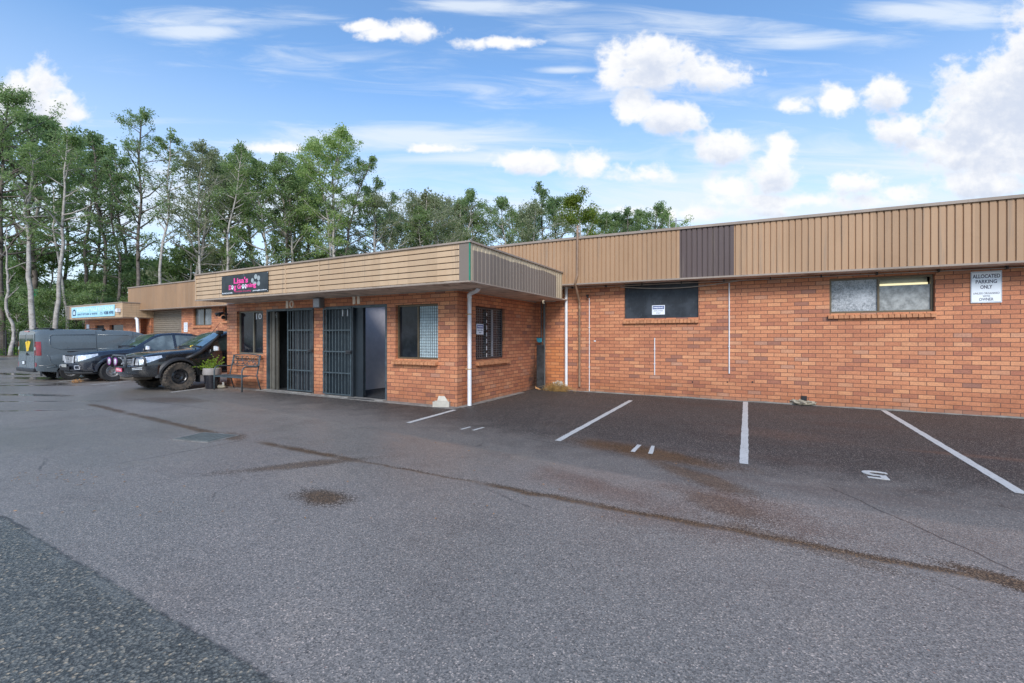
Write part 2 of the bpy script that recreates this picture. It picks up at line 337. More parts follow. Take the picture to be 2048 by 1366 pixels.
# ------------------------------------------------------------------ mesh helpers
COL = scn.collection
def tag(o, label=None, cat=None, group=None, kind=None):
    if label: o['label'] = label
    if cat: o['category'] = cat
    if group: o['group'] = group
    if kind: o['kind'] = kind
    return o
def empty(name, loc, rz=0, label=None, cat=None, group=None, scale=1):
    o = bpy.data.objects.new(name, None); COL.objects.link(o); o.location = loc; o.rotation_euler = (0, 0, rz)
    o.scale = (scale,)*3; o.empty_display_size = .2
    return tag(o, label, cat, group)
class MB:
    def __init__(s): s.v = []; s.f = []
    def add(s, vs, fs):
        n = len(s.v); s.v += [tuple(v) for v in vs]; s.f += [tuple(i+n for i in f) for f in fs]; return s
    def box(s, x0, x1, y0, y1, z0, z1):
        if x0 > x1: x0, x1 = x1, x0
        if y0 > y1: y0, y1 = y1, y0
        if z0 > z1: z0, z1 = z1, z0
        return s.add([(x0,y0,z0),(x1,y0,z0),(x1,y1,z0),(x0,y1,z0),(x0,y0,z1),(x1,y0,z1),(x1,y1,z1),(x0,y1,z1)],
              [(0,3,2,1),(4,5,6,7),(0,1,5,4),(1,2,6,5),(2,3,7,6),(3,0,4,7)])
    def tube(s, pts, r, seg=10, caps=True):
        pts = [Vector(p) for p in pts]; rs = r if hasattr(r, '__len__') else [r]*len(pts)
        n0 = len(s.v); up = None
        for i, p in enumerate(pts):
            d = (pts[min(i+1, len(pts)-1)]-pts[max(i-1, 0)])
            d = d.normalized() if d.length > 1e-9 else Vector((0, 0, 1))
            if up is None: up = d.orthogonal().normalized()
            up = (up-d*up.dot(d)); up = up.normalized() if up.length > 1e-6 else d.orthogonal().normalized()
            sd_ = d.cross(up)
            for k in range(seg):
                a = 2*math.pi*k/seg; s.v.append(tuple(p+(up*math.cos(a)+sd_*math.sin(a))*rs[i]))
        for i in range(len(pts)-1):
            for k in range(seg):
                a = n0+i*seg+k; b = n0+i*seg+(k+1) % seg; s.f.append((a, b, b+seg, a+seg))
        if caps: s.f.append(tuple(n0+k for k in range(seg))[::-1]); s.f.append(tuple(n0+(len(pts)-1)*seg+k for k in range(seg)))
        return s
    def lathe(s, prof, c=(0, 0, 0), axis='z', seg=24, caps=True):
        n0 = len(s.v)
        for (r, h) in prof:
            for k in range(seg):
                a = 2*math.pi*k/seg; x, y = r*math.cos(a), r*math.sin(a)
                p = (x, y, h) if axis == 'z' else ((x, h, y) if axis == 'y' else (h, x, y))
                s.v.append((c[0]+p[0], c[1]+p[1], c[2]+p[2]))
        for i in range(len(prof)-1):
            for k in range(seg):
                a = n0+i*seg+k; b = n0+i*seg+(k+1) % seg; s.f.append((a, b, b+seg, a+seg))
        if caps:
            s.f.append(tuple(n0+k for k in range(seg))); s.f.append(tuple(n0+(len(prof)-1)*seg+k for k in range(seg)))
        return s
    def prism(s, poly, axis, a, b):   # poly in the two other axes
        n = len(poly)
        def P(q, h): return {'x': (h, q[0], q[1]), 'y': (q[0], h, q[1]), 'z': (q[0], q[1], h)}[axis]
        return s.add([P(q, a) for q in poly]+[P(q, b) for q in poly], [tuple(range(n))[::-1], tuple(range(n, 2*n))]+[(i, (i+1) % n, n+(i+1) % n, n+i) for i in range(n)])
    def build(s, name, mat, parent=None, smooth=False, bevel=0, fixn=True, weld=False):
        me = bpy.data.meshes.new(name); me.from_pydata(s.v, [], s.f); me.validate()
        if fixn or weld:
            bm = bmesh.new(); bm.from_mesh(me)
            if weld: bmesh.ops.remove_doubles(bm, verts=bm.verts, dist=1e-5)
            if fixn: bmesh.ops.recalc_face_normals(bm, faces=bm.faces)
            bm.to_mesh(me); bm.free()
        o = bpy.data.objects.new(name, me); COL.objects.link(o)
        me.materials.append(M[mat] if isinstance(mat, str) else mat)
        if smooth:
            for p in me.polygons: p.use_smooth = True
            if smooth == 'auto': me.set_sharp_from_angle(angle=R_(38))
        if bevel:
            bv = o.modifiers.new('bevel', 'BEVEL'); bv.width = bevel; bv.segments = 2; bv.limit_method = 'ANGLE'
        if parent: o.parent = parent
        return o
def children_of(o): return [c for c in list(bpy.data.objects) if c.parent == o]
def text(name, s, mat, parent, c, w, h, face='-y', ext=.004, bold=0.0, shear=0):
    cu = bpy.data.curves.new(name, 'FONT'); cu.body = s; cu.align_x = 'CENTER'; cu.align_y = 'CENTER'; cu.extrude = .02; cu.offset = bold; cu.shear = shear; cu.resolution_u = 4
    to = bpy.data.objects.new('tmp', cu); COL.objects.link(to)
    me = bpy.data.meshes.new_from_object(to.evaluated_get(bpy.context.evaluated_depsgraph_get()))
    bpy.data.objects.remove(to); bpy.data.curves.remove(cu)
    xs = [v.co.x for v in me.vertices]; ys = [v.co.y for v in me.vertices]
    mx, my = (max(xs)+min(xs))/2, (max(ys)+min(ys))/2; sx = w/(max(xs)-min(xs)); sy = h/(max(ys)-min(ys))
    for v in me.vertices:
        x, y, z = (v.co.x-mx)*sx, (v.co.y-my)*sy, v.co.z/.02*ext
        v.co = {'-y': (x, -z, y), '+x': (z, x, y), 'up': (x, y, z)}[face]
    me.materials.clear(); me.materials.append(M[mat] if isinstance(mat, str) else mat); me.name = name
    o = bpy.data.objects.new(name, me); COL.objects.link(o); o.location = c
    if parent: o.parent = parent
    return o
def holed_wall(x0, x1, z0, z1, holes, depth, Y, axis='x', flip=1, caps=False):
    """wall sheet at Y with rectangular openings and reveals going 'depth' back (axis 'x': runs along X; 'y': runs along Y at X=Y value)"""
    m = MB(); xs = sorted({x0, x1, *[h[0] for h in holes], *[h[1] for h in holes]}); zs = sorted({z0, z1, *[h[2] for h in holes], *[h[3] for h in holes]})
    def P(x, z, d): return (x, Y+d*flip, z) if axis == 'x' else (Y+d*flip, x, z)
    for i in range(len(xs)-1):
        for j in range(len(zs)-1):
            cx, cz = (xs[i]+xs[i+1])/2, (zs[j]+zs[j+1])/2
            if any(h[0] < cx < h[1] and h[2] < cz < h[3] for h in holes): continue
            m.add([P(xs[i], zs[j], 0), P(xs[i+1], zs[j], 0), P(xs[i+1], zs[j+1], 0), P(xs[i], zs[j+1], 0)], [(0, 1, 2, 3)])
    for (a, b, c, d) in holes:
        for (p, q) in (((a, c), (a, d)), ((b, c), (b, d)), ((a, c), (b, c)), ((a, d), (b, d))):
            m.add([P(*p, 0), P(*q, 0), P(*q, depth), P(*p, depth)], [(0, 1, 2, 3)])
    return m
def ribbed(x0, x1, zb, zt, Y, pitch=.125, d=.024, axis='x', flip=1, off=0):
    """vertical ribbed cladding; zb/zt may be functions of the running coordinate"""
    m = MB(); fb = zb if callable(zb) else (lambda x: zb); ft = zt if callable(zt) else (lambda x: zt)
    prof = [(0, 0), (.72, 0), (.735, 1), (.90, 1), (.985, 0), (1.0, 0)]
    k0 = math.floor((x0-off)/pitch); pts = []
    k = k0
    while True:
        for (a, b) in prof[:-1]:
            x = off+(k+a)*pitch
            if x0 <= x <= x1: pts.append((x, b*d))
        k += 1
        if off+k*pitch > x1: break
    pts = [(x0, pts[0][1])]+pts+[(x1, pts[-1][1])]
    vs = []
    for (x, dd) in pts:
        for z in (fb(x), ft(x)): vs.append((x, Y+dd*flip, z) if axis == 'x' else (Y+dd*flip, x, z))
    m.add(vs, [(2*i, 2*i+2, 2*i+3, 2*i+1) for i in range(len(pts)-1)])
    return m
def brick_sill(x0, x1, y0, y1, z0, z1, n, axis='x', slope=.05):
    """row of sloping bricks on edge; runs along axis, projecting from y1 (wall) to y0 (outer)"""
    m = MB(); w = (x1-x0)/n; slope += .02
    m.box(x0+.004, x1-.004, y0+(.02 if y1 > y0 else -.02), y1, z0+.01, z1-slope-.012) if axis == 'x' else m.box(y0+(.02 if y1 > y0 else -.02), y1, x0+.004, x1-.004, z0+.01, z1-slope-.012)
    for i in range(n):
        a, b = x0+i*w+.006, x0+(i+1)*w-.006; j = random.uniform(-.002, .002)
        vs = []
        for (yy, zt) in ((y0, z1-slope), (y1, z1)):
            for xx in (a, b):
                for zz in (z0, zt): vs.append((xx, yy+j, zz+j) if axis == 'x' else (yy+j, xx, zz+j))
        m.add(vs, [(0, 1, 3, 2), (4, 6, 7, 5), (0, 4, 5, 1), (2, 3, 7, 6), (1, 5, 7, 3), (0, 2, 6, 4)])
    return m

# ------------------------------------------------------------------ ground
def ground_mat():
    m, t, b = newmat('asphalt'); p = posn(t); s = t.sep(p); P2 = t.comb(s[0], s[1], 0)
    nz = t.noise(P2, 2.2, 5, .6); nzc = t.m('SUBTRACT', nz, .5); nb = t.noise(P2, .28, 4, .55); nf = t.noise(P2, 9, 4, .7)
    def line(a, c):   # signed distance and along coordinate
        d = (c-a); L = d.length; d = d/L; nrm = Vector((-d.y, d.x, 0))
        dist = t.m('SUBTRACT', t.vm('DOT_PRODUCT', P2, tuple(nrm)), nrm.dot(a)); al = t.m('SUBTRACT', t.vm('DOT_PRODUCT', P2, tuple(d)), d.dot(a))
        return dist, al, L
    def ell(c, ax, ra, rb, e0=.6, e1=1.1, wob=.8):
        d = Vector(ax).normalized(); nr = Vector((-d.y, d.x, 0))
        u = t.m('MULTIPLY', t.m('SUBTRACT', t.vm('DOT_PRODUCT', P2, tuple(d)), d.dot(c)), 1/ra); v = t.m('MULTIPLY', t.m('SUBTRACT', t.vm('DOT_PRODUCT', P2, tuple(nr)), nr.dot(c)), 1/rb)
        q = t.m('SQRT', t.m('ADD', t.m('MULTIPLY', u, u), t.m('MULTIPLY', v, v)))
        return t.mr(t.m('ADD', t.m('ADD', q, t.m('MULTIPLY', nzc, wob*1.5)), t.m('MULTIPLY', t.m('SUBTRACT', sp, .5), .6)), e0, e1, 1, 0)
    # aggregate
    v1 = t.vor(P2, 130, 'Color'); sp = t.sep(v1)[0]; vd = t.vor(P2, 130)
    agg = t.ramp(sp, [(0, (.105, .096, .084)), (.45, (.182, .166, .146)), (.80, (.236, .213, .188)), (.95, (.32, .275, .23)), (1, (.50, .41, .34))])
    v2 = t.vor(P2, 72, 'Color'); sp2 = t.sep(v2)[0]; vd2 = t.vor(P2, 72)
    aggc = t.ramp(sp2, [(0, (.085, .084, .072)), (.5, (.145, .143, .124)), (.8, (.20, .192, .162)), (.95, (.30, .26, .195)), (1, (.46, .36, .24))])
    edge = t.mr(vd2, .35, .75, 1, .45); aggc = t.mix(1.0, aggc, t.comb(edge, edge, edge), 'MULTIPLY')
    col = t.mix(t.mr(nb, .3, .7), agg, t.mix(1.0, agg, (1.22, 1.18, 1.18), 'MULTIPLY'))
    gr = t.m('SUBTRACT', sp, .5)
    crk = t.vor(t.vm('ADD', P2, t.comb(t.m('MULTIPLY', nzc, .5), t.m('MULTIPLY', nf, .12), 0)), .42, 'Distance', 'DISTANCE_TO_EDGE'); crm = t.m('MULTIPLY', t.mr(crk, .0015, .006, 1, 0), t.mr(t.noise(P2, .6, 3, .6), .50, .60))
    col = t.mix(t.m('MULTIPLY', crm, .55), col, (.045, .04, .036))
    bl = t.noise(t.vm('MULTIPLY', P2, (1.0, 1.6, 1)), .75, 6, .7); col = t.mix(t.mr(bl, .50, .64, 0, .30), col, t.mix(1.0, col, (.62, .60, .60), 'MULTIPLY'))
    col = t.mix(t.mr(t.noise(P2, .5, 5, .65), .54, .66, 0, .32), col, t.mix(1.0, col, (1.32, 1.24, 1.16), 'MULTIPLY'))
    v3 = t.sep(t.vor(P2, 38, 'Color')); vd3 = t.vor(P2, 38); st3 = t.m('MULTIPLY', t.mr(vd3, .18, .26, 1, 0), t.mr(v3[0], .90, .93)); col = t.mix(t.m('MULTIPLY', st3, .75), col, t.mix(v3[1], (.40, .37, .33), (.36, .20, .15)))
    dk3 = t.m('MULTIPLY', t.mr(vd3, .16, .30, 1, 0), t.mr(v3[2], .93, .96)); col = t.mix(t.m('MULTIPLY', dk3, .7), col, (.04, .037, .035))
    # older coarse bitumen at the lower left
    d1, a1, _ = line(G(0, 1032), G(560, 1366))
    coarse = t.mr(t.m('ADD', d1, t.m('MULTIPLY', nzc, .10)), -.012, .012, 1, 0)
    rim = t.m('MULTIPLY', t.mr(t.m('ABSOLUTE', t.m('ADD', d1, t.m('MULTIPLY', nzc, .10))), .0, .03, 1, 0), t.mr(nf, .45, .6))
    rim2 = t.m('MULTIPLY', t.mr(t.m('ABSOLUTE', t.m('ADD', t.m('ADD', d1, .045), t.m('MULTIPLY', nzc, .10))), .0, .06, 1, 0), t.mr(t.noise(P2, 3, 4, .6), .42, .6))
    col = t.mix(coarse, col, aggc); col = t.mix(t.m('MULTIPLY', rim2, .35), col, (.20, .20, .185)); col = t.mix(t.m('MULTIPLY', rim, .6), col, (.04, .04, .04))
    # darker, newer seal in the bays by the building
    d2, a2, _ = line(G(495, 813), G(1405, 981)); d2b, a2b, _ = line(G(1405, 981), G(2048, 1068)); d2 = t.m('MINIMUM', d2, d2b)
    bay = t.mr(t.m('ADD', t.m('ADD', d2, t.m('MULTIPLY', nzc, .16)), t.m('MULTIPLY', gr, .10)), -.02, .12)
    bayin = t.mr(t.m('ADD', t.m('ADD', d2, t.m('MULTIPLY', nzc, 2.0)), t.m('MULTIPLY', gr, .9)), .1, 1.9)
    bay = t.m('MULTIPLY', bay, t.mr(s[0], -14.0, -11.5))
    bayin = t.m('MULTIPLY', bayin, bay)
    col = t.mix(t.m('MULTIPLY', bay, .42), col, t.mix(1.0, col, (.60, .60, .60), 'MULTIPLY')) 
    col = t.mix(t.m('MULTIPLY', bayin, t.mr(sp, .72, .95, .92, .15)), col, t.mix(1.0, col, (.17, .18, .20), 'MULTIPLY'))
    _ = 0
    rb = t.m('MULTIPLY', t.m('MULTIPLY', bay, t.mr(t.noise(t.vm('MULTIPLY', P2, (.35, 1.3, 1)), 1.1, 4, .6), .50, .66)), t.mr(s[0], -4, 0))
    col = t.mix(t.m('MULTIPLY', rb, .25), col, (.075, .040, .028))
    for (c, ra, rb_, ax, k) in ((G(1490, 1015), 1.0, .45, (.9, -.5, 0), .55), (G(1230, 985), 1.3, .30, (1, -.1, 0), .40), (G(1320, 1040), .7, .30, (1, 0, 0), .35), (G(1560, 870), 1.1, .5, (1, 0, 0), .45), (G(1980, 915), 1.3, .12, (1, 0, 0), .7), (G(1160, 960), .9, .2, (1, -.3, 0), .4)):
        col = t.mix(t.m('MULTIPLY', ell(c, ax, ra, rb_, .2, 1.2, .9), k), col, t.mix(t.mr(sp, .5, .9), (.085, .048, .034), (.24, .15, .11)))
    # brown dirt line in the valley drain
    wet = None; brown = None
    def acc(a, c): return c if a is None else t.m('MAXIMUM', a, c)
    for (q0, q1, w, lo, hi) in ((G(960, 966), G(2048, 1170), .040, -.5, 40), (G(700, 918), G(960, 966), .016, -.3, 99), (G(520, 884), G(720, 922), .05, -.3, 99), (G(180, 808), G(450, 872), .06, -.3, 99)):
        dd, aa, L = line(q0, q1)
        wv = t.m('ADD', t.m('ADD', dd, t.m('MULTIPLY', nzc, .16)), t.m('MULTIPLY', gr, .05))
        k = t.mr(t.m('ABSOLUTE', wv), w*.5, w*2.0, 1, 0)
        k = t.m('MULTIPLY', k, t.m('MULTIPLY', t.mr(aa, -.2, .3), t.mr(aa, min(L, hi)-.1, min(L, hi)+.4, 1, 0) if hi < 90 else t.mr(aa, L-.3, L+.3, 1, 0)))
        k = t.m('MULTIPLY', k, t.mr(t.noise(P2, 1.3, 3, .6), .26, .46, .25, 1))
        brown = acc(brown, k)
    d3, a3, _ = line(G(0, 830), G(2048, 1200))
    ex, ey = Vector((1, 0, 0)), Vector((.8, -.6, 0))
    for (c, ra, rb_, ax, k) in ((G(640, 993), .42, .22, (1, .0, 0), 1), (G(2025, 1165), .40, .12, (.9, -.4, 0), 1), (G(1290, 905), 1.3, .35, (1, -.2, 0), .9), (G(600, 930), .9, .16, (1, 1.2, 0), .75),
                               (G(1400, 955), .8, .22, (.8, -.6, 0), .7), (G(1440, 1010), .6, .28, (.8, -.6, 0), .45), (G(460, 872), .45, .18, (1, -.2, 0), .8), (G(345, 800), 1.2, .5, (1, .2, 0), .7), (G(1590, 1085), .8, .12, (1, -.3, 0), .5)):
        brown = acc(brown, t.m('MULTIPLY', ell(c, ax, ra, rb_), k))
    for (c, ra, rb_, ax) in ((G(62, 790), 1.25, .22, (1, .35, 0)), (G(75, 756), 1.6, .5, (1, .3, 0)), (G(20, 748), 2.2, .35, (1, .2, 0)), (G(40, 771), 2.6, .12, (1, .55, 0)), (G(30, 803), 2.0, .07, (1, .6, 0)), (G(118, 768), .5, .25, (1, .3, 0)),(G(60,765),1.8,.1,(1,.9,0)),(G(10,822),1.5,.05,(1,.7,0))):
        wet = acc(wet, ell(c, ax, ra, rb_, .75, .98, 1.0))
    # the verge of the parking area by the far fence is dusted with brown leaf litter
    dirt = t.m('MULTIPLY', t.mr(s[1], 5.0, 7.0), t.mr(s[0], -24.5, -25.5)); 
    col = t.mix(t.m('MULTIPLY', brown, .82), col, t.mix(t.mr(sp, .55, .9), (.040, .022, .008), (.22, .12, .05)))
    # hairline crack
    for (q0, q1) in ((G(225, 930), G(490, 880)), (G(0, 1030), G(60, 1062)), (G(1650, 970), G(2048, 1150)), (G(0, 862), G(120, 850)), (G(240,795), G(420,818))):
        dd, aa, L = line(q0, q1)
        k = t.m('MULTIPLY', t.mr(t.m('ABSOLUTE', t.m('ADD', dd, t.m('MULTIPLY', nzc, .12))), .004, .016, 1, 0), t.m('MULTIPLY', t.mr(aa, 0, .1), t.mr(aa, L-.1, L, 1, 0)))
        col = t.mix(t.m('MULTIPLY', k, .7), col, (.025, .022, .02))
    sc = t.m('MULTIPLY', t.mr(t.noise(P2, 1.7, 5, .75), .66, .76), .35); col = t.mix(sc, col, (.22, .19, .17))
    spk = t.mr(t.vor(P2, 3.1), .0, .035, 1, 0); col = t.mix(t.m('MULTIPLY', spk, .8), col, (.03, .02, .015))
    col = t.mix(t.m('MULTIPLY', wet, .85) if wet else 0, col, (.02, .019, .016))
    t.put(b.inputs['Base Color'], col)
    ro = t.mr(t.m('ADD', t.m('MULTIPLY', nb, .7), t.m('MULTIPLY', nz, .3)), .35, .65, .30, .46)
    ro = t.mixf(bay, ro, .62); ro = t.mixf(wet, ro, .06); ro = t.mixf(brown, ro, .40)
    t.put(b.inputs['Roughness'], ro); t.put(b.inputs['Specular IOR Level'], t.m('SUBTRACT', .46, t.m('ADD', t.m('MULTIPLY', brown, .25), t.m('MULTIPLY', bayin, .20))))
    hgt = t.m('ADD', t.m('MULTIPLY', vd, .5), t.m('MULTIPLY', t.m('MULTIPLY', coarse, vd2), 1.1))
    hgt = t.m('MULTIPLY', hgt, t.mixf(wet, 1.0, .03))
    t.put(b.inputs['Normal'], t.bump(hgt, .55, .006)); return m
M['asphalt'] = ground_mat()
def grassmat():
    m, t, b = newmat('ground_grass'); p = posn(t)
    c = t.mix(t.noise(p, .5, 5, .7), (.06, .10, .02), (.16, .24, .05)); c = t.mix(t.mr(t.noise(p, 3, 4, .7), .5, .65), c, (.10, .065, .035))
    t.put(b.inputs['Base Color'], c); b.inputs['Roughness'].default_value = .9; return m
M['turf'] = grassmat()
def dirtmat():
    m, t, b = newmat('leaf_litter'); p = posn(t)
    c = t.mix(t.noise(p, 1.5, 5, .7), (.14, .10, .07), (.30, .19, .11)); c = t.mix(t.mr(t.noise(p, 22, 4, .8), .5, .7), c, (.08, .05, .03))
    t.put(b.inputs['Base Color'], c); b.inputs['Roughness'].default_value = .9; t.put(b.inputs['Normal'], t.bump(t.noise(p, 30, 4), .6, .03)); return m
M['dirt'] = dirtmat()
g = MB(); g.add([(-60, -25, 0), (40, -25, 0), (40, 30, 0), (-60, 30, 0)], [(0, 1, 2, 3)])
tag(g.build('car_park', 'asphalt'), kind='structure')
g = MB(); g.add([(-600, -300, -.03), (600, -300, -.03), (600, 900, -.03), (-600, 900, -.03)], [(0, 1, 2, 3)])
tag(g.build('ground', 'turf'), kind='structure')
# fence line (beyond the car park) from pixels on the ground
FA, FB = G(-260, 716), G(330, 708)
fd = (FB-FA).normalized(); fn = Vector((-fd.y, fd.x, 0))
g = MB(); far = 140
g.add([FA-fn*1.6, FB-fn*1.0, FB+fn*1.2, FA+fn*1.2], [(0, 1, 2, 3)])
for i, v in enumerate(g.v): g.v[i] = (v[0], v[1], .008)
tag(g.build('verge', 'dirt'), kind='structure')
g = MB(); g.add([FA+fn*1.2-fd*60, FB+fn*1.2+fd*90, FB+fn*far+fd*90, FA+fn*far-fd*60], [(0, 1, 2, 3)])
for i, v in enumerate(g.v): g.v[i] = (v[0], v[1], .012)
tag(g.build('lawn', 'turf'), kind='structure')

# painted markings
def paintmat():
    m, t, b = newmat('road_paint'); p = posn(t)
    wear = t.mr(t.noise(p, 28, 5, .75), .55, .68); c = t.mix(t.noise(p, 3, 3), (.62, .61, .58), (.48, .47, .44))
    c = t.mix(t.m('MULTIPLY', wear, .75), c, (.10, .095, .09)); t.put(b.inputs['Base Color'], c); b.inputs['Roughness'].default_value = .6
    t.put(b.inputs['Normal'], t.bump(t.vor(p, 95), .4, .005)); return m
M['paint'] = paintmat()
def stripe(name, q0, q1, w, label, group='painted bay lines on the car park', z=.004, cat='painted line'):
    d = (q1-q0); L = d.length; d.normalize(); n = Vector((-d.y, d.x, 0)); m = MB(); k = max(2, int(L/.12)); vs = []
    for i in range(k+1):
        for s in (-1, 1):
            j = random.uniform(-.005, .005) if w > .04 else 0
            q = q0+d*(L*i/k)+n*s*(w/2+j); vs.append((q.x, q.y, z))
    m.add(vs, [(2*i, 2*i+2, 2*i+3, 2*i+1) for i in range(k)])
    return tag(m.build(name, 'paint'), label, cat, group)
stripe('bay_line', G(1115, 882), G(1262, 801), .10, 'white bay line between the corner of the front unit and the dark screened window')
stripe('bay_line', G(1488, 928), G(1491, 804), .10, 'white bay line in the middle, pointing straight at the thin white conduit on the wall')
stripe('bay_line', G(1767, 821), G(2045, 988), .10, 'long white bay line running below the brown framed window toward the right')
stripe('bay_line', G(816, 846), G(910, 820), .10, 'short white bay line ending beside the white box at the brick corner')
stripe('bay_line', G(342, 785), G(432, 773), .10, 'white bay line beside the lifted black ute front wheel')
stripe('bay_line', G(118, 764), G(180, 757), .10, 'faint white bay line between the van and the navy ute')
stripe('bay_line', G(182, 770), G(262, 762), .10, 'faint white bay line below the navy ute front wheel')
for (a, b_, l) in (((922, 859), (941, 854), 'left stroke of the painted 11 in front of the unit window'), ((946, 861), (967, 855), 'right stroke of the painted 11 in front of the unit window'),
                   ((1265, 904), (1279, 890), 'left stroke of the painted 11 on the brown stain'), ((1301, 908), (1306, 892), 'right stroke of the painted 11 on the brown stain'),
                   ((213, 773), (232, 770), 'small white paint dash between the two utes')):
    stripe('painted_digit', G(*a), G(*b_), .055, l, 'painted bay numbers', cat='painted number')
c5 = G(1752, 950)
t5 = text('painted_digit', '5', 'paint', None, (c5.x, c5.y, .003), .24, .33, face='up', ext=.002, bold=.01)
t5.rotation_euler = (0, 0, R_(180)); tag(t5, 'worn white stencilled 5 in the bay in front of the brown window', 'painted number', 'painted bay numbers')
# drain cover, concrete apron
c = G(412, 875); dc = empty('drain_cover', (c.x, c.y, 0), R_(12), 'rectangular metal drain cover set in the asphalt beside the rusty drain line', 'drain cover')
m = MB(); m.box(-.37, .37, -.27, .27, 0.001, .008); m.build('rim', 'concrete', dc)
m = MB(); m.box(-.33, .33, -.23, .23, .009, .014)
for i in range(7): m.box(-.30+i*.09, -.26+i*.09, -.20, .20, .0145, .018)
m.build('lid', simple('iron', (.13, .14, .125), .6), dc)

# ------------------------------------------------------------------ buildings
Pc_ = G(914, 814.5); XC, YF = Pc_.x, Pc_.y
XL = PY(454, 700, YF).x
YM = G(1071, 777.3).y + .0
OV = 1.08; YQ = YF-OV; XQ = PY(940, 520, YQ).x
ZS = H+(HY-577)*((YF/(ray(914, 577).y)))/FPX
ZT = PY(940, 481.5, YQ).z; ZB = PY(939.5, 560.4, YQ).z
XQL = PY(391.5, 570, YQ).x
YMF = YM-.50
print('unit corner', XC, YF, 'left', XL, 'YM', YM, 'soffit', ZS, 'fascia', ZB, ZT, 'XQ', XQ, 'XQL', XQL)
zmt = PY(2048, 389.3, YMF).z; zmb = PY(2048, 523, YMF).z
XR = PY(2048, 500, YMF).x+7.0
xa, xb = PY(1105, 500, YMF).x, PY(2048, 500, YMF).x
def kz(x): return 1.06 if x <= xa else max(1.0, 1.06-.06*(x-xa)/(xb-xa))
def mz(z0): return lambda x: H+(z0-H)*kz(x)
print('main fascia', zmb, zmt, 'XR', XR)
XML = PY(256, 600, YMF).x
# --- warehouse behind
wh = empty('brick_warehouse', ((XML+XR)/2, YM, 0), 0, 'long orange brick warehouse with tan ribbed metal fascia and one dark fascia panel', 'building')
def rel(o, parent):
    o.parent = parent; o.matrix_parent_inverse = Matrix.Translation(parent.location).inverted(); return o
def part(mb, name, mat, parent, **k):
    lab = k.pop('label', None); p0 = parent
    o = mb.build(name, mat, None, **k); o.parent = parent
    if parent.parent is None: o.matrix_parent_inverse = Matrix.Translation(-parent.location)
    if lab: o['label'] = lab
    return o
def wx(px, Y=YM, py=650): return PY(px, py, Y).x
def wz(px, py, Y=YM): return PY(px, py, Y).z
w1 = (wx(1249), wx(1397), wz(1323, 636), mz(zmb)(wx(1323))+.03)
w2 = (wx(1659), wx(1870), wz(1765, 625), wz(1660, 557.6)-.0)
rd = (wx(302), wx(363), 0.0, wz(332, 619.5))
w3 = (wx(387), wx(423), wz(405, 651), wz(405, 616))
w4 = (wx(446), wx(470), wz(450, 642), wz(450, 614))
mainz = mz(zmb)
holes = [w1, w2, rd, w3, w4]
wtop = 3.2
holes = [(a, b, c_, min(d, wtop-.05)) for (a, b, c_, d) in holes]
part(holed_wall(XML+.25, XR, -.02, wtop, holes, .16, YM), 'wall', 'brick', wh)
m = MB(); m.add([(XML+.25, YM, 0), (XML+.25, YM+14, 0), (XML+.25, YM+14, 3.5), (XML+.25, YM, 3.5)], [(0, 1, 2, 3)])
m.add([(XR, YM, 0), (XR, YM+14, 0), (XR, YM+14, 3.5), (XR, YM, 3.5)], [(0, 1, 2, 3)])
m.add([(XML+.25, YM+14, 0), (XR, YM+14, 0), (XR, YM+14, 3.5), (XML+.25, YM+14, 3.5)], [(0, 1, 2, 3)])
part(m, 'wall', 'brick', wh, fixn=False)
xd0, xd1 = PY(1359, 500, YMF).x, PY(1468, 500, YMF).x
part(ribbed(XML, xd0, mz(zmb), mz(zmt), YMF, pitch=.118), 'fascia', 'tan_v', wh, fixn=False)
part(ribbed(xd0, xd1, mz(zmb), mz(zmt), YMF, pitch=.118), 'fascia_panel', 'dark_v', wh, fixn=False, label='charcoal brown replacement fascia panel')
part(ribbed(xd1, XR, mz(zmb), mz(zmt), YMF, pitch=.118), 'fascia', 'tan_v', wh, fixn=False)
def strip(x0, x1, Y0, Y1, f0, f1, n=12):
    m = MB(); vs = []
    for i in range(n+1):
        x = x0+(x1-x0)*i/n
        vs += [(x, Y0, f0(x)), (x, Y1, f0(x)), (x, Y1, f1(x)), (x, Y0, f1(x))]
    fs = []
    for i in range(n):
        a = 4*i
        for k in range(4): fs.append((a+k, a+(k+1) % 4, a+4+(k+1) % 4, a+4+k))
    fs += [(0, 1, 2, 3), (4*n, 4*n+1, 4*n+2, 4*n+3)]
    m.add(vs, fs); return m
part(strip(XML-.02, XR, YMF-.035, YMF+.25, lambda x: mz(zmt)(x)-.055, lambda x: mz(zmt)(x)+.004, 30), 'capping', 'trim', wh)
part(strip(XML-.01, XR, YMF-.03, YMF+.03, lambda x: mz(zmb)(x)-.02, lambda x: mz(zmb)(x)+.018, 30), 'bottom_trim', 'trim', wh)
part(strip(XML, XR, YMF+.031, YM-.002, lambda x: mz(zmb)(x)-.012, lambda x: mz(zmb)(x)+.03, 30), 'soffit', 'soffit', wh)
part(strip(XML+.05, XR, YMF+.26, YM+14, lambda x: 3.42, lambda x: 3.5, 2), 'roof', 'roof', wh)
m = MB(); m.add([(XML, YMF, mz(zmb)(XML)), (XML, YM+14, mz(zmb)(XML)), (XML, YM+14, mz(zmt)(XML)-.06), (XML, YMF, mz(zmt)(XML)-.06)], [(0, 1, 2, 3)]); part(m, 'fascia_end', 'tan_v', wh, fixn=False)
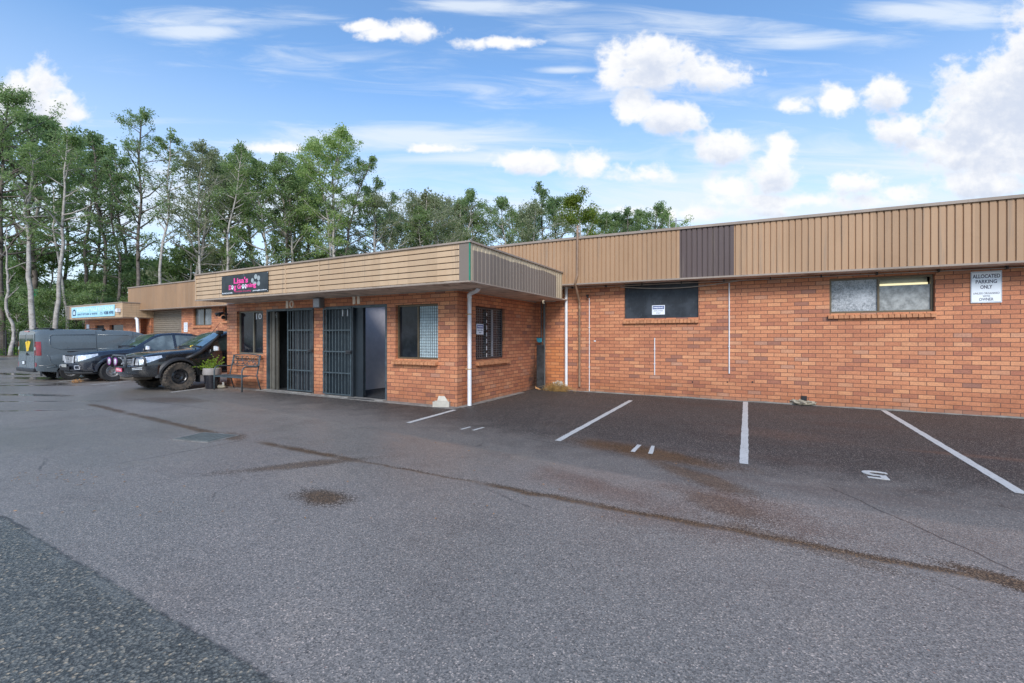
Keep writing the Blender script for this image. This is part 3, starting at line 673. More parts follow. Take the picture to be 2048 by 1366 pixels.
# conduit under the soffit with saddle clips
m = MB(); xs = [XC+.6+i*(XR-XC-.6)/24 for i in range(25)]
m.tube([(x, YM-.06, mz(zmb)(x)-.055) for x in xs], .011, 6); part(m, 'conduit', 'grey_pipe', wh)
for x in [XC+1.2+i*.98 for i in range(14)]:
    m = MB(); m.box(x-.012, x+.012, YM-.10, YM, mz(zmb)(x)-.075, mz(zmb)(x)-.013); part(m, 'conduit_clip', 'dark_frame', wh)
def window(parent, hole, Y, mat_frame, panes, sill=True, axis='x', fr=.045, depth=.10, flip=1, sill_n=14, mull=.5, sillproj=.07):
    a, b, c_, d = hole
    def bx(m, x0, x1, y0, y1, z0, z1):
        Y0, Y1 = Y+y0*flip, Y+y1*flip
        return m.box(x0, x1, Y0, Y1, z0, z1) if axis == 'x' else m.box(Y0, Y1, x0, x1, z0, z1)
    m = MB(); w = part(MB_frame(bx, a, b, c_, d, fr, depth, mull), 'window', mat_frame, parent)
    xm = a+(b-a)*mull
    for (p0, p1, mt) in ((a+fr, xm-fr*.4, panes[0]), (xm+fr*.4, b-fr, panes[1])):
        q = MB(); bx(q, p0, p1, depth+.012, depth+.02, c_+fr, d-fr); part(q, 'pane', mt, w)
    if sill:
        z1 = c_+.02
        if axis == 'x': s = brick_sill(a-.035, b+.015, Y-sillproj, Y+depth, c_-.115, c_+.012, sill_n)
        else: s = brick_sill(a-.035, b+.06, Y+sillproj, Y+depth*flip, c_-.115, c_+.012, sill_n, axis='y')
        part(s, 'sill', 'sill', parent)
    return w
def MB_frame(bx, a, b, c_, d, fr, depth, mull):
    m = MB(); xm = a+(b-a)*mull
    bx(m, a, a+fr, depth-.02, depth+.05, c_, d); bx(m, b-fr, b, depth-.02, depth+.05, c_, d)
    bx(m, a+fr, b-fr, depth-.02, depth+.05, c_, c_+fr); bx(m, a+fr, b-fr, depth-.02, depth+.05, d-fr, d)
    bx(m, xm-fr*.4, xm+fr*.4, depth-.03, depth+.05, c_+fr, d-fr)
    return m
# dark screened window (no visible frame: black shade cloth over it)
m = MB(); m.box(w1[0], w1[1], YM+.05, YM+.07, w1[2], wtop-.06); dwn = part(m, 'window_screen', 'screen', wh)
part(brick_sill(w1[0]-.03, w1[1]+.01, YM-.075, YM+.06, w1[2]-.135, w1[2]-.0, 21), 'sill', 'sill', wh)
m = MB(); n = 14
m.tube([(w1[0]+(w1[1]+1.0-w1[0])*i/n - .1, YM-.04, mainz(w1[0])-.085-.10*math.sin(math.pi*i/n)**1.0+.0*i) for i in range(n+1)], .012, 6); part(m, 'sagging_cable', 'grey_pipe', wh)
# brown window with frosted panes and a lamp behind the clear strip at the top of the right pane
bw = window(wh, w2, YM, 'bronze', ('frost', 'frost'), sill_n=19, mull=(wx(1758.5)-w2[0])/(w2[1]-w2[0]))
for ch in children_of(bw)[1:2]:
    bpy.data.objects.remove(ch)
a, b, c_, d = w2; xm = wx(1758.5); zf = d-.045-(d-c_)*.20
q = MB(); q.box(xm+.018, b-.045, YM+.112, YM+.12, c_+.045, zf); part(q, 'frosted_pane', simple('grey_film', (.30, .31, .30), .25, var=.35, scale=9), bw)
q = MB(); q.box(xm+.018, b-.045, YM+.30, YM+.31, zf-.2, d+.0); part(q, 'inner_wall', 'wall_in', bw)
q = MB(); q.box(xm+.018, b-.045, YM+.25, YM+.28, zf+.015, zf+.045+.01); part(q, 'lamp_tube', 'lamp', bw)
# roller door, left windows, piers
m = MB(); n = 28
for i in range(n):
    z0 = rd[3]*i/n; z1 = rd[3]*(i+1)/n
    m.add([(rd[0], YM+.13, z0), (rd[1], YM+.13, z0), (rd[1], YM+.105, (z0+z1)/2), (rd[0], YM+.105, (z0+z1)/2), (rd[0], YM+.13, z1), (rd[1], YM+.13, z1)], [(0, 1, 2, 3), (3, 2, 5, 4)])
part(m, 'roller_door', 'roller', wh, fixn=False)
window(wh, w3, YM, 'bronze', ('glass_g', 'glass_g'), sill_n=8)
window(wh, w4, YM, 'bronze', ('glass', 'glass'), sill_n=5)
# downpipes and conduits on the right wall
x = wx(1134); m = MB(); m.tube([(x, YM-.06, .12), (x, YM-.06, mainz(x)-.01)], .042, 14)
for z in (1.0, 2.25): m.lathe([(.046, z), (.046, z+.03)], (x, YM-.06, 0))
dp = part(m, 'downpipe', 'white', wh, smooth='auto')
Yb = YMF-.04; xt = PY(1154.5, 500, Yb).x; zt_ = PY(1154.5, 452, Yb).z; zb_ = PY(1153, 566, Yb).z; xw = wx(1160)
m = MB(); m.tube([(xt+.01, Yb, zt_), (xt, Yb, PY(1154, 550, Yb).z), (PY(1150.5, 560, Yb).x, Yb, zb_), (xw, YM-.045, wz(1160, 605)), (xw, YM-.045, wz(1158.5, 773))], .033, 12)
for z in (wz(1160, 618), 1.6): m.lathe([(.037, z), (.037, z+.07)], (xw, YM-.045, 0))
part(m, 'brown_vent_pipe', 'pipe_brown', wh, smooth='auto')
def vpipe(px, y0, y1, r, mat, name='conduit', lab=None):
    x = wx(px); m = MB(); m.tube([(x, YM-r-.004, wz(px, y1)), (x, YM-r-.004, wz(px, y0))], r, 8)
    z0, z1 = wz(px, y1), wz(px, y0)
    for z in (z0+(z1-z0)*.3, z0+(z1-z0)*.7): m.box(x-.022, x+.022, YM-r*2-.008, YM, z-.008, z+.008)
    return part(m, name, mat, wh, label=lab)
vpipe(1179, 596, 793, .011, 'white'); vpipe(1458.5, 566, 747, .014, 'white'); vpipe(1309.5, 676, 750, .013, 'white')
x = wx(1176); m = MB(); m.tube([(x, YM-.01, wz(1176, 591)), (x, YM-.12, wz(1176, 592)), (x+.05, YM-.13, wz(1176, 596))], .025, 8); part(m, 'vent_elbow', 'black', wh)
for (px, py) in ((1190, 682), (1190, 787)):
    x, z = wx(px), wz(px, py); m = MB(); m.box(x-.025, x+.025, YM-.02, YM, z-.018, z+.018); part(m, 'saddle_block', 'white', wh)
for (px, py) in ((1455, 764), (1505, 764), (1385, 764)):
    x, z = wx(px), wz(px, py); m = MB(); m.lathe([(.02, YM-.004), (.012, YM-.002)], (x, 0, z), axis='y', seg=10); part(m, 'weep_hole', 'black', wh)
x, z = wx(1481), wz(1481, 588); m = MB(); m.lathe([(.014, YM-.004), (.01, YM-.002)], (x, 0, z), axis='y', seg=10); part(m, 'weep_hole', 'black', wh)
x, z = wx(1608), wz(1608, 796); m = MB(); m.box(x-.055, x+.055, YM-.03, YM, z-.05, z+.05); part(m, 'floor_vent', 'black', wh, bevel=.006)
# wall base: mortar skirting
part(strip(XC+.02, XR, YM-.035, YM-.001, lambda x: 0.0, lambda x: .022+.008*math.sin(x*3.1)+.006*math.sin(x*7.7), 60), 'concrete_edge', 'concrete', wh)

# --- front unit 10 / 11
un = empty('brick_office', ((XL+XC)/2, YF, 0), 0, 'low orange brick office unit numbered 10 and 11 with tan board fascia', 'building')
def fx(px, py=700): return PY(px, py, YF).x
def fz(px, py): return PY(px, py, YF).z
sk = G(725, 782).x; SK = (sk+.2, sk+1.7, YF+.5, YF+2.6)      # unseen roof opening, added to let sky light onto the unit 11 partition
W10 = (fx(473.5), fx(526), fz(500, 708.5), fz(475, 623)); D10 = (fx(533.7), fx(628), 0.0, fz(580, 617)); D11 = (fx(651), fx(774), 0.0, fz(770, 608.3)); W11 = (fx(791), fx(876), fz(835, 719), fz(870, 606.5))
def nudge(h): return h
ZW = ZB+.02
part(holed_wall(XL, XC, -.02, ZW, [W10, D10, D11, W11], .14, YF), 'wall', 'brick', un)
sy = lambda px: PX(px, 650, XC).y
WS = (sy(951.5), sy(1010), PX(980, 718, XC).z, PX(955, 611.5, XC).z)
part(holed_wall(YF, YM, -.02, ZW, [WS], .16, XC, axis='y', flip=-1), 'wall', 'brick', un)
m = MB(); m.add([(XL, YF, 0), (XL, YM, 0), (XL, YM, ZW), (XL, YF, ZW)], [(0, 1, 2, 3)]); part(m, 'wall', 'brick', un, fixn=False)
# fascia: six lapped boards
nb_ = 6; m = MB(); zz = [ZB+(ZT-ZB-.03)*i/nb_ for i in range(nb_+1)]; xcorn = XQ-.0
xcap = PY(919, 520, YQ).x
for i in range(nb_):
    m.box(XQL, xcap, YQ, YQ+.0215, zz[i]+.020, zz[i+1])
part(m, 'fascia', 'tan_h', un)
m = MB(); m.box(XQL, xcap, YQ+.022, YQ+.03, ZB, ZT-.02); part(m, 'board_backing', simple('shadow_gap', (.16, .11, .075), .8), un)  # backing coloured dark to paint in the shade between the boards
for px in (571, 638.3): m = MB(); x = PY(px, 560, YQ).x; m.box(x-.018, x+.018, YQ-.008, YQ-.001, ZB+.01, ZT-.04); part(m, 'joint_strip', 'tan_h', un)
m = MB(); m.box(XQL-.02, XQL+.03, YQ-.01, YQ-.001, ZB, ZT-.03); part(m, 'end_strip', 'tan_h', un)
m = MB(); m.box(xcap, XQ-.012, YQ-.012, YQ+.03, ZB, ZT-.02); part(m, 'corner_panel', 'grey_v', un)
m = MB(); m.box(XQ-.012, XQ+.008, YQ-.02, YQ+.012, ZB-.004, ZT-.02); part(m, 'corner_strip', 'green', un)
# side fascia: ribbed, upper edge bare cream, the rest overpainted grey
YSE = YMF-.004; YSG = YSE-(PX(1105, 560, XQ).y-PX(1093, 560, XQ).y)*1.1
print('YSE', PX(1105, 560, XQ).y, YMF)
zt_s = ZT-.03
m = ribbed(YQ+.012, YSE, ZB, zt_s, XQ, pitch=.145, d=.018, axis='y', flip=-1); part(m, 'side_fascia', 'tan_v2', un, fixn=False)
pm = ribbed(YQ+.10, YSG, ZB, lambda y: zt_s-.11+.012*math.sin(y*5)+.006*math.sin(y*13), XQ+.003, pitch=.145, d=.018, axis='y', flip=-1)
part(pm, 'overpainted_area', 'grey_v', un, fixn=False, label='grey brown paint patch over the cream side cladding')
m = MB(); m.box(XQL-.03, XQ+.03, YQ-.035, YQ+.2, ZT-.03, ZT+.004); m.box(XQ-.17, XQ+.03, YQ+.2, YMF, ZT-.03, ZT+.004); part(m, 'capping', 'trim', un)
m = MB(); m.box(XQL-.02, XQ+.012, YQ-.014, YQ+.014, ZB-.03, ZB-.002); m.box(XQ-.014, XQ+.014, YQ+.014, YMF+.0, ZB-.03, ZB-.002); part(m, 'bottom_trim', 'trim', un)
m = MB(); m.box(XQL, SK[0], YQ+.016, YMF+.45, ZB-.016, ZB+.012); m.box(SK[1], XQ-.016, YQ+.016, YMF+.45, ZB-.016, ZB+.012); m.box(SK[0], SK[1], YQ+.016, SK[2], ZB-.016, ZB+.012); m.box(SK[0], SK[1], SK[3], YMF+.45, ZB-.016, ZB+.012); part(m, 'soffit', 'soffit', un)
m = MB(); m.box(XQL+.03, SK[0], YQ+.21, YM-.01, ZT-.35, ZT-.27); m.box(SK[1], XQ-.18, YQ+.21, YM-.01, ZT-.35, ZT-.27); m.box(SK[0], SK[1], YQ+.21, SK[2], ZT-.35, ZT-.27); m.box(SK[0], SK[1], SK[3], YM-.01, ZT-.35, ZT-.27); part(m, 'roof', 'roof', un)
m = MB(); m.add([(XQL, YQ, ZB), (XQL, YMF+.4, ZB), (XQL, YMF+.4, ZT-.03), (XQL, YQ, ZT-.03)], [(0, 1, 2, 3)]); part(m, 'side_fascia', 'tan_h', un, fixn=False)
# round vent on the side fascia
q = PX(1086, 604, XQ); m = MB(); m.lathe([(.05, XQ+.03), (.05, XQ+.005)], (0, q.y, q.z), axis='x', seg=12); part(m, 'vent_flange', 'tan_v2', un)
m = MB(); m.lathe([(.022, XQ+.05), (.022, XQ+.03)], (0, q.y, q.z), axis='x', seg=12); part(m, 'vent_hole', 'black', un)
# quad strip under soffit
m = MB(); m.box(XL+.02, XC+.03, YF-.03, YF-.001, ZB-.040, ZB-.018); m.box(XC+.001, XC+.03, YF+.001, YM-.01, ZB-.040, ZB-.018); part(m, 'soffit_bead', 'grey_pipe', un)
window(un, W10, YF, simple('olive_frame', (.16, .145, .11), .4), ('glass', 'glass'), sill_n=6, mull=.56, sillproj=.09)
ww = window(un, W11, YF, 'bronze', ('glass', 'glass'), sill_n=12, mull=.5, sillproj=.12)
# curtain + grille in right half
a, b, c_, d = W11; xm = (a+b)/2
m = MB(); nn = 14
vs = []
for i in range(nn*2+1): vs += [(xm+.03+(b-.05-xm-.03)*i/(nn*2), YF+.105+(.006 if i % 2 else 0), z) for z in (c_+.05, d-.05)]
m.add(vs, [(2*i, 2*i+2, 2*i+3, 2*i+1) for i in range(nn*2)]); part(m, 'blind', 'blind', ww, fixn=False)
def grille(a, b, c_, d, Y, nx, nz, axis='x'):
    m = MB(); r = .003
    for i in range(nx+1):
        x = a+(b-a)*i/nx; m.box(x-r, x+r, Y-r, Y+r, c_, d) if axis == 'x' else m.box(Y-r, Y+r, x-r, x+r, c_, d)
    for i in range(nz+1):
        z = c_+(d-c_)*i/nz; m.box(a, b, Y-r-.007, Y+r-.007, z-r, z+r) if axis == 'x' else m.box(Y-r+.007, Y+r+.007, a, b, z-r, z+r)
    return m
part(grille(xm+.03, b-.05, c_+.05, d-.05, YF+.09, 9, 18), 'mesh_grille', 'mesh', ww)
# side window
sw = window(un, WS, XC, 'dark_frame', ('glass', 'glass'), sill=False, axis='y', flip=-1, mull=.42)
a, b, c_, d = WS
part(brick_sill(a-.02, b+.14, XC+.10, XC-.10, c_-.125, c_+.01, 13, axis='y'), 'sill', 'sill', un)
part(grille(a+.05, b-.05, c_+.05, d-.05, XC-.085, 16, 20, axis='y'), 'mesh_grille', simple('grey_wire', (.20, .20, .20), .5), sw)
ym = a+(b-a)*.42; 
for i in range(7): m = MB(); z = c_+.05+(d-c_-.1)*(i/7); m.box(XC-.068, XC-.06, ym-.012, ym+.012, z, z+(d-c_)*random.uniform(.05, .10)); part(m, 'weather_strip', 'white', sw)
m = MB(); m.box(XC-.108, XC-.10, ym+.28, ym+.36, c_+.06, d-.05); part(m, 'curtain', simple('pale_curtain', (.42, .43, .45), .8), sw)
# door 10
def door_unit(h, name):
    a, b, c_, d = h; dr_ = MB(); dr_.box(a, a+.05, YF-.012, YF+.13, 0, d); dr_.box(b-.05, b, YF-.012, YF+.13, 0, d); dr_.box(a+.05, b-.05, YF-.012, YF+.13, d-.06, d)
    return part(dr_, name, 'steel_black', un)
f10 = door_unit(D10, 'door_frame'); f11 = door_unit(D11, 'door_frame')
def gate(x0, x1, z0, z1, Y, nbar, parent, lab=None):
    m = MB(); t_ = .018
    m.box(x0, x0+.035, Y-t_, Y+t_, z0, z1); m.box(x1-.035, x1, Y-t_, Y+t_, z0, z1)
    for z in (z0, z0+(z1-z0)*.245, z0+(z1-z0)*.49, z0+(z1-z0)*.735, z1-.035): m.box(x0+.035, x1-.035, Y-t_+.002, Y+t_-.002, z, z+.03)
    g_ = part(m, 'security_gate', 'steel_black', parent, label=lab)
    m = MB()
    for i in range(1, nbar+1):
        x = x0+(x1-x0)*i/(nbar+1); m.tube([(x, Y, z0+.03), (x, Y, z1-.03)], .0085, 6)
    part(m, 'bars', 'steel_black', g_)
    zl = z0+(z1-z0)*.49; m = MB(); m.box(x1-.16, x1+.02, Y-.05, Y-.02, zl-.03, zl+.05); m.tube([(x1-.14, Y-.06, zl+.01), (x1+.03, Y-.06, zl+.01)], .01, 6); part(m, 'lock', 'dark_frame', g_)
    return g_
x0 = fx(577.5); gate(x0, D10[1]-.0, .06, D10[3]-.03, YF-.03, 8, un)
xg1 = fx(706); gate(D11[0]-.02, xg1, .05, D11[3]-.04, YF-.05, 8, un)
# closed leaf behind the gate of door 10, open leaf inside it
a, b, c_, d = D10
m = MB(); m.box(x0+.02, b-.05, YF+.09, YF+.13, .03, d-.06); dl = part(m, 'door_leaf', simple('door_blue_black', (.010, .012, .016), .5), un)
m = MB(); 
for i in range(5): x = x0+.06+i*(b-.12-x0)/5; m.box(x, x+.035, YF+.075, YF+.09, .05, d-.08)
part(m, 'door_slats', simple('door_grey', (.075, .08, .085), .45), dl)
m = MB(); m.box(a+.06, a+.11, YF+.06, YF+.12, .02, d-.06); m.box(a+.12, a+.24, YF+.08, YF+.12, .02, d-.06); m.box(a+.30, a+.34, YF+.10, YF+.16, .02, d-.08); part(m, 'sliding_door_edge', simple('olive_grey_frame', (.13, .12, .10), .45), un)
# interior rooms behind both doors
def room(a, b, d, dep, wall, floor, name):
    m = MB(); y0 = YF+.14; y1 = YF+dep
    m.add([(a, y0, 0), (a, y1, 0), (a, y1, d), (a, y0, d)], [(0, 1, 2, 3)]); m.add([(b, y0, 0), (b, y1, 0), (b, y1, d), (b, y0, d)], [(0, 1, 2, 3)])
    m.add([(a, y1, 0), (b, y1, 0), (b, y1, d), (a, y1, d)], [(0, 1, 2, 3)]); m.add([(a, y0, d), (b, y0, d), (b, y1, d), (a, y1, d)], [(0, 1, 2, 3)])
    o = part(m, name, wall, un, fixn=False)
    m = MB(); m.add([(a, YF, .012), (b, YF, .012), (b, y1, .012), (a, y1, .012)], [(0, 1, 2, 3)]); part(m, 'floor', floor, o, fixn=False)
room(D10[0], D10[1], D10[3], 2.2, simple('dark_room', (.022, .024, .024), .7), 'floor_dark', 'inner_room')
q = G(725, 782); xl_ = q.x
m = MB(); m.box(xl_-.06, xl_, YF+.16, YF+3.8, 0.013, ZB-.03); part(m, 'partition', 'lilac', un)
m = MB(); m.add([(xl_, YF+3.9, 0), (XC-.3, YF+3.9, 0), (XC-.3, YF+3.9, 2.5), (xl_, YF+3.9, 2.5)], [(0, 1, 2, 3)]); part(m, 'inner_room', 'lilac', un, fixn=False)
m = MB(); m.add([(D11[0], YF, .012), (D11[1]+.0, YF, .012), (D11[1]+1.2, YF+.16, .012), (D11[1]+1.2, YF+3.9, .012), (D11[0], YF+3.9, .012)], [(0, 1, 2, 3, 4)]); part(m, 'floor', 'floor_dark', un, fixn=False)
# door 11: blue-black leaf behind the gate and dark open leaf edge
a, b, c_, d = D11
m = MB(); m.box(a+.06, xg1-.02, YF+.06, YF+.10, .03, d-.07); part(m, 'door_leaf', simple('blue_black_door', (.010, .018, .024), .45), un)
m = MB(); m.box(xg1-.01, xg1+.07, YF-.06, YF+.0, .03, d-.05); m.box(xg1+.02, fx(725), YF+.02, YF+.10, .02, d-.06)
for z in (.5, 1.0, 1.5, 2.0): m.tube([(xg1+.03, YF-.065, z-.05), (xg1+.03, YF-.065, z+.05)], .012, 6)
part(m, 'open_door_leaf', simple('dark_leaf', (.016, .022, .028), .4), un)
m = MB(); m.box(a, b, YF-.14, YF+.02, .0, .03); m.box(D10[0], D10[1], YF-.10, YF+.02, .0, .03); part(m, 'threshold', 'concrete', un)
# concrete apron around the unit
part(strip(XL-.2, XC+.10, YF-.26, YF-.001, lambda x: 0.001, lambda x: .010, 30), 'concrete_apron', 'concrete', un)
m = MB(); m.box(XC, XC+.16, YF-.001, YM-1.0, .001, .011); part(m, 'concrete_apron', 'concrete', un)
# numbers
def fc(x0, x1, y0, y1, Y=None):
    Y = YF if Y is None else Y; a = PY(x0, y0, Y); b = PY(x1, y1, Y); mid = PY((x0+x1)/2, (y0+y1)/2, Y); return mid, abs(b.x-a.x), abs(PY((x0+x1)/2, y0, Y).z-PY((x0+x1)/2, y1, Y).z)
def sub_text(name, s, mat, parent, box, Y, **k):
    c, w, h = fc(*box, Y=Y); o = text(name, s, mat, None, (c.x, Y, c.z), w, h, **k)
    o.parent = parent
    if parent.parent is None: o.matrix_parent_inverse = Matrix.Translation(-parent.location)
    return o
sub_text('unit_number', '1', 'cream', un, (572.5, 576.8, 601.8, 616.3), YF-.012, ext=.012, bold=.02); sub_text('unit_number', '0', 'cream', un, (579.5, 587.5, 601.2, 615.7), YF-.012, ext=.012, bold=.0)
sub_text('unit_number', '1', 'cream', un, (706, 710.5, 593.5, 608.3), YF-.012, ext=.012, bold=.02); sub_text('unit_number', '1', 'cream', un, (715, 719.5, 593, 607.8), YF-.012, ext=.012, bold=.02)
sub_text('window_number', '10', 'white', un, (512, 523.5, 627, 638.5), YF+.108, ext=.002, bold=.02)
sub_text('gate_number', '11', 'white', un, (683.5, 697, 619, 632.5), YF+.055, ext=.003, bold=.02)
sub_text('door_sticker', '9', simple('faint_print', (.2, .2, .2), .5), un, (551, 554, 627, 636), YF+.095, ext=.002)
# meter / light box
a = PY(635.5, 597, YF); b = PY(649.5, 616, YF)
m = MB(); m.box(a.x, b.x, YF-.15, YF-.0, b.z, a.z); lb = part(m, 'light_box', simple('grey_box', (.16, .16, .16), .5), un, bevel=.01)
m = MB(); m.box(a.x+.02, b.x-.03, YF-.165, YF-.15, b.z+.02, a.z-.02); part(m, 'diffuser', simple('bluish_diffuser', (.42, .45, .50), .3), lb, bevel=.01)
# corner floodlight pair on left edge
q = PY(461, 628, YF); sl = MB(); 
sl.tube([(XL+.04, YF, q.z), (XL+.04, YF-.10, q.z)], .02, 8); sl.tube([(XL-.02, YF-.14, q.z+.03), (XL-.16, YF-.24, q.z-.02)], [.03, .06], 12); sl.tube([(XL+.06, YF-.14, q.z+.04), (XL+.04, YF-.28, q.z-.03)], [.035, .07], 12); sl.lathe([(.05, q.z-.16), (.06, q.z-.10), (.03, q.z-.05)], (XL+.02, YF-.12, 0))
part(sl, 'floodlight', 'black', un, smooth='auto')
# white downpipe at the corner
q = G(939, 812); r = .047; zt2 = ZB-.11
m = MB(); m.tube([(q.x, q.y, .01), (q.x, q.y, zt2-.06), (q.x+.01, q.y-.01, zt2), (q.x+.06, q.y-.03, zt2+.02), (q.x+.30, q.y-.16, zt2+.05), (q.x+.36, q.y-.20, zt2+.08), (q.x+.38, q.y-.21, ZB)], r, 14)
m.lathe([(r+.007, zt2-.09), (r+.007, zt2-.0)], (q.x, q.y, 0)); dpp = part(m, 'downpipe', 'white', un, smooth='auto')
for z in (.82, 2.05): m = MB(); m.lathe([(r+.004, z), (r+.004, z+.022)], (q.x, q.y, 0)); m.box(q.x-.12, q.x, q.y+.0, q.y+.01, z, z+.02); part(m, 'pipe_strap', simple('rusty_strap', (.50, .33, .17), .6), dpp)
# dark pipes and charred box in the re-entrant corner
xk = PY(1088, 650, YM-.06).x; ztk = ZB-.03
m = MB(); m.tube([(xk, YM-.05, .02), (xk, YM-.05, ztk)], .038, 10); xk2 = PY(1082.5, 650, YM-.04).x; m.tube([(xk2, YM-.04, .9), (xk2, YM-.04, ztk)], .018, 8)
part(m, 'drain_pipe', simple('grey_green_pipe', (.11, .115, .11), .6), un)
xk3 = PY(1074, 650, YM-.08).x; m = MB(); m.box(xk3, xk+.02, YM-.12, YM-.012, .0, wz(1080, 690)); part(m, 'pipe_casing', 'charred', un, bevel=.015)
# swan-neck conduit from the side soffit onto the main wall
pts = [(PY(1098, 597, YM-.06).x, YM-.30, ZB-.04), (PY(1112, 600, YM-.06).x, YM-.12, ZB-.03), (PY(1120, 592, YM-.06).x, YM-.05, wz(1120, 592)), (PY(1122, 582, YM-.06).x, YM-.05, wz(1122, 582)), (PY(1128, 576, YM-.06).x, YM-.05, wz(1128, 575)), (PY(1145, 573, YM-.06).x, YM-.06, mainz(xa)-.055)]
m = MB(); m.tube(pts, .016, 8); part(m, 'conduit', 'grey_pipe', un, smooth=True)
# --- kitchen unit at the far left
YK = PY(245, 605, 1).y  # placeholder
ZKf = (ZT-H)/(60/FPX); dK = ray(245, 605.2); tK = (ZT-H)/dK.z; YK = dK.y*tK; XK1 = dK.x*tK
XK0 = PY(135.3, 620, YK).x; ZKb = PY(190, 636.6, YK).z
kt = empty('brick_shopfront', ((XK0+XK1)/2, YK, 0), 0, 'far low brick unit with tan board fascia and pale blue sign beyond the van', 'building')
m = MB()
for i in range(6): m.box(XK0, XK1, YK, YK+.02, ZKb+(ZT-ZKb)*i/6+.015, ZKb+(ZT-ZKb)*(i+1)/6)
m.box(XK0, XK1, YK+.014, YK+.03, ZKb, ZT-.01); part(m, 'fascia', 'tan_h', kt)
m = MB()
for i in range(6): m.box(XK1-.02, XK1+.0, YK+.031, YM+1, ZKb+(ZT-ZKb)*i/6+.015, ZKb+(ZT-ZKb)*(i+1)/6)
m.box(XK1-.03, XK1-.014, YK+.031, YM+1, ZKb, ZT); part(m, 'side_fascia', 'tan_h', kt)
m = MB(); m.box(XK0-.03, XK1+.03, YK-.03, YK+.3, ZT, ZT+.05); m.box(XK1-.15, XK1+.03, YK+.3, YM+1, ZT, ZT+.05); part(m, 'capping', 'trim', kt)
m = MB(); m.box(XK0-.005, XK0+.3, YK-.012, YK-.001, ZKb, ZT-.002); part(m, 'corner_panel', 'grey_v', kt)
m = MB(); m.box(XK0, XK1-.04, YK+.031, YM+1.2, ZKb-.02, ZKb); part(m, 'soffit', 'soffit', kt)
m = MB(); m.box(XK0+.1, XK1-.2, YK+.31, YM+4, ZT-.3, ZT-.22); part(m, 'roof', 'roof', kt)
YKW = YK+.9; kx = lambda px: PY(px, 650, YKW).x
part(holed_wall(kx(170), XK1-.3, -.02, ZKb-.001, [(kx(190), kx(208), 0, 2.25), (kx(219), kx(246.5), .8, 2.25)], .14, YKW), 'wall', 'brick', kt)
m = MB(); m.box(kx(190), kx(208), YKW+.10, YKW+.14, 0, 2.25); part(m, 'door', 'black', kt)
m = MB(); m.box(kx(219), kx(246.5), YKW+.10, YKW+.14, .8, 2.25); part(m, 'window', 'glass', kt)
# white downpipes between kitchen unit and roller door
x = PY(268, 620, YM-.3).x
m = MB(); m.tube([(PY(288, 606, YMF+.2).x, YMF+.25, mainz(XML)-.01), (PY(288, 612, YM-.3).x, YM-.3, wz(288, 609.5)), (x+.1, YM-.3, wz(273, 611.5)), (x, YM-.3, wz(270, 616)), (x, YM-.3, 1.9), (x-.25, YM-.3, 1.6), (x-.25, YM-.3, .05)], .055, 10)
m.tube([(XK1-.1, YK+.6, ZKb-.02), (XK1+.35, YK+.5, ZKb-.12), (XK1+.45, YK+.5, 1.7), (XK1+.45, YK+.5, .1)], .07, 10)
part(m, 'downpipe', 'white', wh, smooth=True)
# pier beside the roller door
m = MB(); m.box(wx(277), wx(289), YM-.35, YM+.0, 0, mainz(XML)-.02); part(m, 'pier', 'brick', wh)

# ------------------------------------------------------------------ signs
def board(name, c, w, h, mat, label, cat='sign', face='-y', t_=.012, group=None):
    e = empty(name, c, 0, label, cat, group)
    m = MB()
    m.box(-w/2, w/2, -t_, 0, -h/2, h/2) if face == '-y' else m.box(0, t_, -w/2, w/2, -h/2, h/2)
    m.build('board', mat, e, bevel=.004); return e
def stext(e, s, mat, x, z, w, h, face='-y', t_=.0125, **k):
    o = text('lettering', s, mat, e, (x, -t_, z) if face == '-y' else (t_, x, z), w, h, face=face, ext=.0015, **k); return o
# dog grooming sign
a = PY(445, 588, YQ); b = PY(538, 545, YQ); tl = PY(445.5, 553.5, YQ); br = PY(538, 580, YQ)
w_, zc = b.x-a.x, (tl.z+PY(446, 590.5, YQ).z)/2; h_ = tl.z-PY(446, 590.5, YQ).z
e = board('shop_sign', ((a.x+b.x)/2, YQ-.012, zc), w_, h_, 'sign_black', 'black dog grooming sign with pink lettering and grey paw on the tan fascia')
u, v = w_/100, h_/100
def E(m, cx, cz, rx, rz, rot=0, y=-.0135, seg=16):
    vs = [(cx+rx*math.cos(a_)*math.cos(rot)-rz*math.sin(a_)*math.sin(rot), y, cz+rx*math.cos(a_)*math.sin(rot)+rz*math.sin(a_)*math.cos(rot)) for a_ in [2*math.pi*i/seg for i in range(seg)]]
    m.add(vs, [tuple(range(seg))])
m = MB()
for (cx, cz, rx, rz, ro) in ((25, 31, 3.2, 12.5, -.02), (18.2, 13, 2.8, 12, -.05), (31, 22, 2.9, 13, -.08), (31, -5, 3.0, 12, -.06), (23, -4, 3.8, 10, 0)):
    E(m, cx*u, cz*v, rx*u, rz*v, ro)
m.build('paw_print', 'pawgrey', e, fixn=False)
stext(e, "Lisa's", 'pink', -6.5*u, 20*v, 31*u, 31*v, bold=.03)
stext(e, 'D', 'pink', -30*u, -13*v, 6*u, 24*v, t_=.0135, bold=.03); stext(e, 'g', 'pink', -19.5*u, -19*v, 5*u, 26*v, t_=.0135, bold=.03)
stext(e, 'Gr', 'pink', -9*u, -12*v, 10*u, 24*v, t_=.0135, bold=.03); stext(e, 'ming', 'pink', 15*u, -13*v, 22*u, 28*v, t_=.0145, bold=.03)
m = MB()
for cx in (-25, -1.5, 4):
    E(m, cx*u, -19*v, 2.0*u, 6*v, y=-.015)
    for (dx, dz) in ((-2.3, 3), (-.9, 9), (.9, 9), (2.3, 3)): E(m, (cx+dx)*u, (-15+dz)*v, .8*u, 4*v, y=-.015)
m.build('small_paws', 'sign_white', e, fixn=False)
